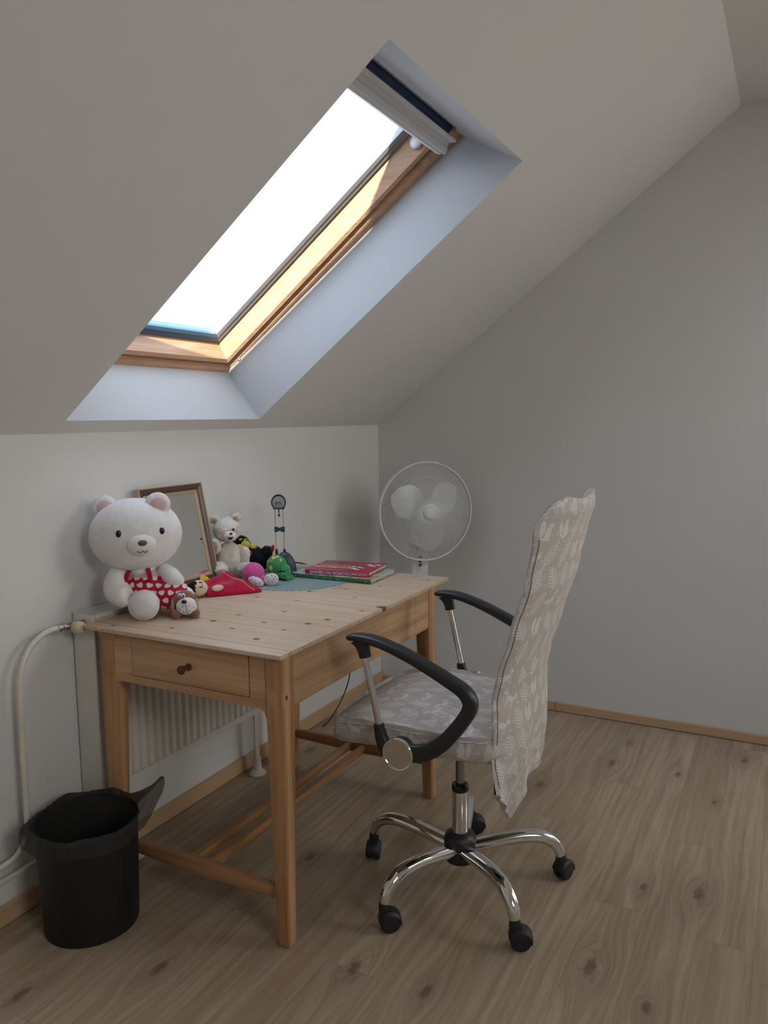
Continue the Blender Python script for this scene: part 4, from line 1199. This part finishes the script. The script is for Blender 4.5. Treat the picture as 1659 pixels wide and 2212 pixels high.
mirframe([(.0235, .004), (.0235, .0100), (.0255, .0115), (.028, .0105), (.0285, .0090), (.031, .0095), (.033, .0080), (.0335, .0062), (.0335, .004)], M['frame_gold'], 'frame_lip')
bm = B(); ring_loft(bm, [[mp(-MW/2+.032, .032, d), mp(MW/2-.032, .032, d), mp(MW/2-.032, MH-.032, d), mp(-MW/2+.032, MH-.032, d)] for d in (.002, .0055)]); obj('mirror_glass', bm, M['mirror_glass'], mir, smooth=False)

# ------------------------------------------------------------------ PLUSH TOYS
def facing(deg):
    """3x3 axes: x = toy's left-right as seen (right), y = towards its front, z up"""
    a = math.radians(deg); f = V(math.cos(a), math.sin(a), 0); r_ = V(-f.y, f.x, 0)
    return Matrix((r_, f, V(0, 0, 1))).transposed()

# big white plush bear in a heart romper
PB = V(-1.728, -.136, TZ)
R_ = V(.463, -.886, 0); T_ = V(-.886, -.464, 0)       # right as seen, towards the viewer
wp = thing('plush_toy', 'large white plush toy in a red heart-print romper at the desk\'s back left corner', 'plush toy', PB)
FF = facing(math.degrees(math.atan2(-.80, -.60)))
def wpt(l, k, z): return PB + R_*l + T_*k + V(0, 0, z-TZ)
face_dir = V(-.60, -.80, 0)
def fpt(c, r, az, el):
    """point on an ellipsoid aligned with FF: az degrees to its right side as seen, el up; returns point, outward dir"""
    a, e = math.radians(az), math.radians(el)
    u = V(-math.sin(a)*math.cos(e), math.cos(a)*math.cos(e), math.sin(e))
    p = V(u.x*r[0], u.y*r[1], u.z*r[2]); n = V(u.x/r[0], u.y/r[1], u.z/r[2]).normalized()
    return c + FF @ p, FF @ n
hcn = wpt(.0, .005, .990); hr = (.128, .098, .104)
bm = B(); ell(bm, hcn, hr, FF, 48, 32); furry(bm, .0012, 160, 30)
head = obj('head', bm, M['white_plush'], wp)
for az, l, z, k in ((1, -.088, 1.066, .0), (-1, .066, 1.074, .01)):
    bm = B(); ell(bm, wpt(l, k, z), (.036, .018, .036), FF); ea = obj('ear', bm, M['white_plush'], head)
    bm = B(); ell(bm, wpt(l, k, z) + FF @ V(0, .012, .001), (.023, .010, .023), FF); obj('inner_ear', bm, M['pink_white'], ea)
p, n_ = fpt(hcn, hr, 0, -10)
bm = B(); ell(bm, p - n_*.006, (.040, .024, .030), FF); mz_ = obj('muzzle', bm, M['white_plush'], head)
bm = B(); ell(bm, p + n_*.016 + V(0, 0, .011), (.0125, .007, .0085), FF); obj('nose', bm, M['nose_brown'], mz_)
mp0 = p + n_*.0185 + V(0, 0, -.006)
bm = B(); tube(bm, smoothpath([mp0 + FF @ V(.014, -.004, -.004), mp0 + FF @ V(.006, -.001, -.009), mp0 + FF @ V(0, .001, -.003), mp0 + FF @ V(-.006, -.001, -.009), mp0 + FF @ V(-.014, -.004, -.004)], 4), .0011, 6); obj('mouth', bm, M['nose_brown'], mz_)
for az in (-27, 27):
    p, n_ = fpt(hcn, hr, az, 9)
    bm = B(); ell(bm, p, (.0075, .0045, .0100), FF); obj('eye', bm, M['gloss_black'], head)
bc = wpt(.022, -.004, .832); br_ = (.070, .060, .070)
bm = B(); ell(bm, bc, br_, FF, 36, 24); obj('body', bm, M['pink_white'], wp)
bm = B(); ell(bm, wpt(.012, .0, .885), (.045, .040, .026), FF); obj('neck', bm, M['white_plush'], wp)
bm = B(); vs = ell(bm, bc, (br_[0]+.004, br_[1]+.004, br_[2]+.004), FF, 48, 32, fn=lambda d: 1 + .12*(-d.z if d.z < 0 else 0))
kill = [v for v in bm.verts if (v.co.z > .874) or v.co.z < .790]
bmesh.ops.delete(bm, geom=kill, context='VERTS')
# gathered skirt edge
lowest = [v for v in bm.verts if v.co.z < .800]
for v in lowest:
    d = v.co - bc; d.z = 0; v.co += d.normalized()*.008
rom = obj('romper', bm, M['hearts'], wp)
for l0, l1 in ((-.018, -.012), (.052, .036)):
    bm = B(); tube(bm, smoothpath([wpt(l0, .060, .862), wpt((l0*.7+l1*.3), .052, .882), wpt(l1, .030, .896)], 4), .0065, 10, ratio=.35, side=R_); obj('strap', bm, M['red_felt'], rom)
# arms
bm = B(); tube(bm, smoothpath([wpt(-.045, .030, .888), wpt(-.050, .045, .862), wpt(-.042, .062, .838), wpt(-.015, .085, .826), wpt(-.002, .090, .826)], 5), lerp_list([.024, .033, .036, .030, .012], 5), 20); obj('arm', bm, M['white_plush'], wp)
bm = B(); tube(bm, smoothpath([wpt(.068, .000, .886), wpt(.092, .010, .872), wpt(.114, .020, .852), wpt(.122, .026, .842)], 5), lerp_list([.020, .026, .024, .010], 5), 20); obj('arm', bm, M['white_plush'], wp)
# legs: one sole towards the viewer, the other in the red trouser leg
bm = B(); tube(bm, smoothpath([wpt(.020, .020, .806), wpt(.032, .060, .802), wpt(.038, .088, .803), wpt(.040, .108, .803)], 5), lerp_list([.030, .040, .0425, .022], 5), 26); obj('leg', bm, M['white_plush'], wp)
bm = B(); tube(bm, smoothpath([wpt(.040, .01, .815), wpt(.080, .020, .816), wpt(.112, .016, .816), wpt(.136, .008, .815)], 5), lerp_list([.034, .041, .039, .032], 5), 26)
lg = obj('trouser_leg', bm, M['hearts'], wp)
bm = B(); ell(bm, wpt(.128, -.006, .805), (.028, .030, .030), FF); obj('leg', bm, M['white_plush'], wp)

# small brown plush dog lying in front of it
PD = V(-1.706, -.285, TZ)
dg = thing('plush_dog', 'small brown plush dog with a big white freckled muzzle lying at the desk', 'plush toy', PD)
def dpt(l, k, z): return PD + R_*l + T_*k + V(0, 0, z)
FV = Matrix((R_, T_, V(0, 0, 1))).transposed()
bm = B(); ell(bm, dpt(-.004, -.012, .030), (.030, .028, .026), FV); obj('body', bm, M['brown_plush'], dg)
bm = B(); ell(bm, dpt(-.002, -.004, .046), (.033, .028, .029), FV); dh = obj('head', bm, M['brown_plush'], dg)
mc = dpt(.0085, .016, .0345); mr = (.0290, .022, .0255)
bm = B(); ell(bm, mc, mr, FV, 32, 22); mz_ = obj('muzzle', bm, M['white_plush'], dh)
bm = B(); ell(bm, mc + R_*-.0015 + T_*.018 + V(0, 0, .0165), (.0078, .006, .0056), FV); obj('nose', bm, M['gloss_black'], mz_)
def onmuz(l, z):
    q = 1 - (l/mr[0])**2 - (z/mr[2])**2; return mc + R_*l + V(0, 0, z) + T_*(mr[1]*math.sqrt(max(q, 0)) + .0003)
bm = B(); tube(bm, smoothpath([onmuz(.003 + .004*t, .010 - .033*t) for t in (0, .25, .5, .75, .98)], 4), .0007, 6)
tube(bm, smoothpath([onmuz(-.020, -.012), onmuz(-.014, -.0185), onmuz(-.004, -.0225), onmuz(.006, -.0225), onmuz(.015, -.0185), onmuz(.022, -.011)], 4), .0007, 6); obj('mouth_stitch', bm, M['satin_black'], mz_)
for l, z in ((-.006, .004), (-.016, -.003), (-.004, -.011), (.0115, .005), (.0235, -.001), (.0125, -.010)):
    bm = B(); ell(bm, onmuz(l, z), (.0016, .0008, .0014), FV, 10, 8); obj('freckle', bm, M['satin_black'], mz_)
for l in (-.009, .0015):
    bm = B(); ell(bm, dpt(l, .0205, .0655), (.0058, .004, .0070), FV, 16, 12); ey = obj('eye', bm, M['white_gloss'], dh)
    bm = B(); ell(bm, dpt(l+.0012, .0240, .0645), (.0029, .0016, .0038), FV, 12, 8); obj('pupil', bm, M['blue_ink'], ey)
for s in (-1, 1):
    bm = B(); ell(bm, dpt(s*.0315 + .001, .004, .036), (.0060, .013, .024), FV); ea = obj('ear', bm, M['brown_plush'], dh)
    bm = B(); ell(bm, dpt(s*.0325 + .001, .010, .035), (.0055, .009, .020), FV); obj('ear_lining', bm, M['tan_plush'], ea)
for l, k in ((-.038, -.004), (-.020, .020), (.030, .010)):
    bm = B(); ell(bm, dpt(l, k, .0135), (.0140, .018, .0135), FV); obj('paw', bm, M['brown_plush'], dg)

# hand puppet in a red gown, lying on its back
PP = V(-1.45, -.165, TZ)
pu = thing('hand_puppet', 'hand puppet with a cream head, black hair and red gown lying on the desk', 'hand puppet', PP)
hx = V(-1.500, -.154, TZ+.0285)
ax_ = V(.75, -.45, -.10).normalized()     # from crown to chin
HM = axis_mat(hx, ax_).to_3x3()
bm = B(); ell(bm, hx, (.0255, .0255, .031), HM, 32, 22); hd = obj('head', bm, M['cream_skin'], pu)
bm = B(); vs = ell(bm, hx, (.027, .027, .0325), HM, 40, 28)
bmesh.ops.delete(bm, geom=[v for v in bm.verts if (v.co-hx).dot(ax_) > -.012 + .003*math.sin(40*math.atan2((v.co-hx).z, (v.co-hx).x + (v.co-hx).y))], context='VERTS')
furry(bm, .002, 300, 60); obj('hair', bm, M['black_hair'], hd)
def hpt(u, v):   # on the visible side of the head
    d = (T_*.82 + V(0, 0, .57)); d = (d - ax_*d.dot(ax_)).normalized(); e = ax_.cross(d)
    q = d*math.cos(u) + e*math.sin(u); return hx + q*(.0255*math.cos(v) + .0004) + ax_*(.031*math.sin(v)), q
for u, v in ((.30, -.02), (-.32, .02)):
    p, q = hpt(u, v); bm = B(); ell(bm, p, (.0022, .0022, .0055), axis_mat(p, ax_).to_3x3(), 14, 10); obj('eye', bm, M['satin_black'], hd)
    bm = B(); tube(bm, [hpt(u - .16 + .32*k/8, v + .17 + .06*math.sin(k/8*PI))[0] for k in range(9)], .0005, 5); obj('cheek_line', bm, M['satin_black'], hd)
p, q = hpt(-.02, .22); bm = B(); ell(bm, p, (.0035, .0035, .0035), None, 12, 8); obj('nose', bm, M['cream_skin'], hd)
# collar
bm = B(); 
for k in range(3):
    d0 = V(-1.440 + .016*k, -.122 + .004*k, TZ+.050 - .006*k)
    ring_loft(bm, [[d0 + V(-.010, .004, -.008), d0 + V(.0, .004, .010), d0 + V(.012, -.002, -.006)], [d0 + V(-.012, -.006, -.016), d0 + V(.004, -.008, -.002), d0 + V(.016, -.010, -.014)]])
obj('collar', bm, M['yellow_felt'], pu)
# gown: flat cloth bag fanning out to an open hem, its far corner propped against the bear's foot
N1, N2, HA, HB = V(-1.458, -.128, TZ+.030), V(-1.492, -.186, TZ+.005), V(-1.352, -.150, TZ+.053), V(-1.362, -.296, TZ+.005)
nS, nT = 22, 22
def gp(i, j, top):
    a_, b_ = i/nS, j/nT
    p = N1.lerp(N2, b_).lerp(HA.lerp(HB, b_), a_)
    e_ = math.sin(PI*b_)
    p.z -= .014*math.sin(PI*b_)*a_*(1 - b_)          # sag between the raised corner and the desk
    th_ = .004 + .012*(e_**.6)*(.55 + .45*(1 - a_))
    fold = .0035*math.sin(b_*9 + a_*3)*e_ + .002*math.sin(a_*14 + b_*5)*e_
    p.z = max(p.z + (th_ + fold if top else -th_*.6), TZ + (.004 if top else .0012))
    return p
bm = B(); GT = [[bm.verts.new(gp(i, j, True)) for j in range(nT+1)] for i in range(nS+1)]
GB = [[bm.verts.new(gp(i, j, False)) for j in range(nT+1)] for i in range(nS+1)]
for i in range(nS):
    for j in range(nT):
        bm.faces.new((GT[i][j], GT[i][j+1], GT[i+1][j+1], GT[i+1][j])); bm.faces.new((GB[i][j], GB[i+1][j], GB[i+1][j+1], GB[i][j+1]))
    for j in (0, nT): bm.faces.new((GT[i][j], GT[i+1][j], GB[i+1][j], GB[i][j]))
for j in range(nT): bm.faces.new((GT[0][j], GT[0][j+1], GB[0][j+1], GB[0][j]))
gw = obj('gown', bm, M['red_felt'], pu, auto=80)
bm = B(); tube(bm, [gp(nS-3, j, True) + V(0, 0, .0004) for j in range(nT+1)], .0011, 6); obj('gold_trim', bm, M['gold_thread'], gw)
bm = B(); ell(bm, V(-1.462, -.200, TZ+.026), (.020, .0085, .0105), axis_mat((0, 0, 0), (0, 0, 1), V(.9, -.43, -.12)).to_3x3()); obj('hand', bm, M['pale_hand'], pu)

# cream furry bear sitting on the radiator edge
PBr = V(-1.256, -.078, TZ+.018)
be = thing('teddy_bear', 'cream furry teddy bear sitting against the wall to the right of the mirror', 'plush toy', PBr)
def bpt(l, k, z): return V(PBr.x, PBr.y, 0) + R_*l + T_*k + V(0, 0, z)
FB = facing(math.degrees(math.atan2(-.72, -.70)))
def furball(nm, c, r, parent, amp=.0035, mt='fur_cream', Rm=FB, seg=56):
    bm = B(); ell(bm, c, r, Rm, seg, int(seg*.66)); furry(bm, amp, 170, 60, c.x*10); return obj(nm, bm, M[mt], parent, auto=180)
furball('body', bpt(.004, .0, .838), (.046, .042, .056), be)
bh = furball('head', bpt(.001, .004, .938), (.047, .043, .043), be)
for l, z in ((-.040, .972), (.033, .978)):
    ea = furball('ear', bpt(l, .0, z), (.017, .010, .017), bh, .0025, seg=36)
    bm = B(); ell(bm, bpt(l, .009, z-.001), (.009, .004, .009), FB); obj('inner_ear', bm, M['tan_plush'], ea)
sn = furball('snout', bpt(.018, .042, .922), (.020, .018, .016), bh, .0012, 'white_plush', seg=32)
bm = B(); ell(bm, bpt(.025, .0595, .932), (.0055, .004, .004), FB); obj('nose', bm, M['gloss_black'], sn)
mo = bpt(.0225, .0590, .919)
bm = B(); prism(bm, [(-.010, .003), (0, .000), (.010, .003), (.006, -.005), (.0, -.008), (-.006, -.005)], -.0012, .0012, axis_mat(mo, FB @ V(.05, 1, 0), FB @ V(1, 0, 0))); obj('mouth', bm, M['gloss_black'], sn)
for l, z in ((.003, .9435), (.030, .944)):
    bm = B(); ell(bm, bpt(l, .0440, z), (.0044, .003, .0044), FB, 14, 10); obj('eye', bm, M['gloss_black'], bh)
am = furball('arm', bpt(-.034, .034, .886), (.019, .022, .027), be)
bm = B(); ell(bm, bpt(-.034, .052, .888), (.0125, .008, .0165), FV); obj('paw_pad', bm, M['tan_plush'], am)
furball('arm', bpt(.058, .000, .846), (.018, .018, .034), be)
lg = furball('leg', bpt(-.020, .050, .806), (.030, .040, .029), be)
bm = B(); ell(bm, bpt(.000, .088, .800), (.020, .010, .018), FV); obj('foot_pad', bm, M['tan_plush'], lg)
lg = furball('leg', bpt(.058, .006, .803), (.034, .028, .024), be)

# black plush with yellow muzzle lying back behind the lamp
PK = V(-1.085, -.075, TZ)
bp = thing('plush_toy', 'black plush toy with a yellow snout and red patches lying beside the teddy bear', 'plush toy', PK)
def kpt(l, k, z): return PK + R_*(l-.024) + T_*k + V(0, 0, z-TZ)
bm = B(); tube(bm, smoothpath([kpt(-.050, .0, .868), kpt(-.030, .006, .850), kpt(.000, .012, .824), kpt(.030, .014, .806), kpt(.060, .012, .812), kpt(.070, .010, .820)], 5), lerp_list([.022, .034, .042, .042, .030, .016], 5), 24); bd = obj('body', bm, M['black_plush'], bp)
bm = B(); ell(bm, kpt(-.036, .008, .872), (.032, .028, .024), FV); khd = obj('head', bm, M['black_plush'], bp)
bm = B(); tube(bm, smoothpath([kpt(-.052, .004, .880), kpt(-.064, .002, .881), kpt(-.074, .0, .878)], 4), lerp_list([.012, .010, .003], 4), 14); obj('ear', bm, M['black_plush'], khd)
bm = B(); ell(bm, kpt(-.054, .026, .850), (.012, .008, .022), Matrix.Rotation(.5, 3, T_) @ FV); obj('red_patch', bm, M['red_plush'], bd)
bm = B(); ell(bm, kpt(-.006, .050, .833), (.020, .008, .014), Matrix.Rotation(.6, 3, T_) @ FV); obj('red_patch', bm, M['red_plush'], bd)
for l, k, z, r in ((-.032, .044, .851, .0200), (-.012, .034, .866, .0165), (.012, .028, .858, .0150)):
    bm = B(); ell(bm, kpt(l, k, z), (r, r*.85, r*.9), FV); obj('snout', bm, M['yellow_plush'], khd)
for l in (-.030, -.012):
    bm = B(); ell(bm, kpt(l, .030, .8815), (.007, .004, .0065), FV, 16, 10); ey = obj('eye', bm, M['yellow_plush'], khd)
    bm = B(); ell(bm, kpt(l+.003, .0335, .8815), (.003, .0025, .004), FV, 10, 8); obj('pupil', bm, M['gloss_black'], ey)
bm = B(); tube(bm, smoothpath([kpt(.044, .016, .812), kpt(.060, .020, .838), kpt(.064, .022, .856)], 4), lerp_list([.026, .024, .012], 4), 20); ft = obj('foot', bm, M['black_plush'], bp)
bm = B(); ell(bm, kpt(.080, .022, .845), (.008, .008, .018), Matrix.Rotation(-.35, 3, T_) @ FV); obj('red_sole', bm, M['red_plush'], ft)

# pink plush bunny face down with floral ears
PN = V(-1.263, -.197, TZ)
pk = thing('plush_bunny', 'pink glittery plush bunny with floral ears lying face down on the desk', 'plush toy', PN)
def npt(l, k, z): return PN + R_*l + T_*k + V(0, 0, z-TZ)
bm = B(); ell(bm, npt(-.006, .0, .7975), (.037, .036, .0365), FV, 36, 24); bd = obj('body', bm, M['pink'], pk)
bm = B(); ell(bm, npt(.022, .012, .7775), (.018, .022, .0165), FV); obj('head', bm, M['pink'], pk)
bm = B(); ell(bm, npt(.010, .050, .7795), (.0275, .011, .0150), Matrix.Rotation(.42, 3, -T_) @ FV); obj('ear', bm, M['floral'], pk)
bm = B(); ell(bm, npt(.058, .034, .7820), (.0260, .013, .0215), Matrix.Rotation(-.25, 3, -T_) @ FV); obj('ear', bm, M['floral'], pk)

# green plush turtle
PT = V(-1.163, -.236, TZ)
tu = thing('plush_turtle', 'green plush turtle with a spotted shell in front of the desk lamp', 'plush toy', PT)
def tpt(l, k, z): return PT + R_*(l-.014) + T_*k + V(0, 0, z-TZ)
bm = B(); ell(bm, tpt(-.004, -.006, .806), (.036, .034, .040), Matrix.Rotation(.25, 3, T_) @ FV, 36, 24); obj('shell', bm, M['shell'], tu)
bm = B(); ell(bm, tpt(.024, .006, .790), (.021, .028, .026), FV); hdt = obj('head', bm, M['green_plush'], tu)
bm = B(); ell(bm, tpt(.022, .030, .7800), (.0145, .012, .0125), FV); mzt = obj('muzzle', bm, M['green_plush'], hdt)
bm = B(); ell(bm, tpt(.026, .0415, .7800), (.0018, .0015, .0038), FV, 10, 8); obj('nostril', bm, M['gloss_black'], mzt)
for l in (.012, .0225):
    bm = B(); ell(bm, tpt(l, .0335, .7970), (.0046, .0035, .0046), FV, 16, 12); ey = obj('eye', bm, M['gloss_black'], hdt)
    bm = B(); ell(bm, tpt(l-.001, .0365, .7990), (.0014, .001, .0014), FV, 8, 6); obj('eye_glint', bm, M['white_gloss'], ey)
for l, k in ((.042, .004), (-.020, .022), (.034, .022)):
    bm = B(); ell(bm, tpt(l, k, .7695), (.012, .014, .0085), FV); obj('flipper', bm, M['green_plush'], tu)

# ------------------------------------------------------------------ LIGHT: sky through the roof windows, the farther opposite one added for fill
wd = bpy.data.worlds.new('sky'); sc.world = wd; wd.use_nodes = True
nt = wd.node_tree; bg = nt.nodes['Background']
tc = nt.nodes.new('ShaderNodeTexCoord'); sx = nt.nodes.new('ShaderNodeSeparateXYZ'); nt.links.new(tc.outputs['Generated'], sx.inputs[0])
dx_, dy_, dz_ = [N(nt, o) for o in sx.outputs]
sunny = dy_.sstep(-.55, -.85)          # brighter sky low in the sun's quarter
SKY, SUNNY = (2.5, 2.95, 3.7), (7.8, 7.8, 7.8)
chan = []
for i in range(3): chan.append((1 - sunny)*SKY[i] + sunny*SUNNY[i])
cc = nt.nodes.new('ShaderNodeCombineColor')
for i in range(3): nt.links.new(chan[i].o, cc.inputs[i])
nt.links.new(cc.outputs[0], bg.inputs[0]); bg.inputs[1].default_value = 1.
def portal(name, c, ex, ey_, w, h, nrm):
    L = bpy.data.lights.new(name, 'AREA'); L.shape = 'RECTANGLE'; L.size = w; L.size_y = h; L.cycles.is_portal = True
    o = bpy.data.objects.new(name, L); COL.objects.link(o)
    z = -Vector(nrm); x = Vector(ex); y = z.cross(x)
    mm = Matrix((x, y, z)).transposed().to_4x4(); mm.translation = c; o.matrix_world = mm
portal('skylight_portal', SL(-1.44, .632, .335), (1, 0, 0), eu, .78, 1.1, -en)
for hx0, hx1, hu0, hu1 in HOLES:
    portal('opposite_skylight_portal', SL2((hx0+hx1)/2, (hu0+hu1)/2, .25), (1, 0, 0), eu2, hx1-hx0-.08, hu1-hu0-.08, -en2)
# low sun grazing along the roof: it only reaches the right inner edge of the sash
sl_ = bpy.data.lights.new('sun', 'SUN'); sl_.energy = 36.; sl_.color = (1., .92, .78); sl_.angle = math.radians(1.2)
so = bpy.data.objects.new('sun', sl_); COL.objects.link(so); so.location = (-6, -3, 4)
sd = (V(1, 0, 0) - eu*.42 - en*.16).normalized()
so.rotation_mode = 'QUATERNION'; so.rotation_quaternion = sd.to_track_quat('-Z', 'Y')
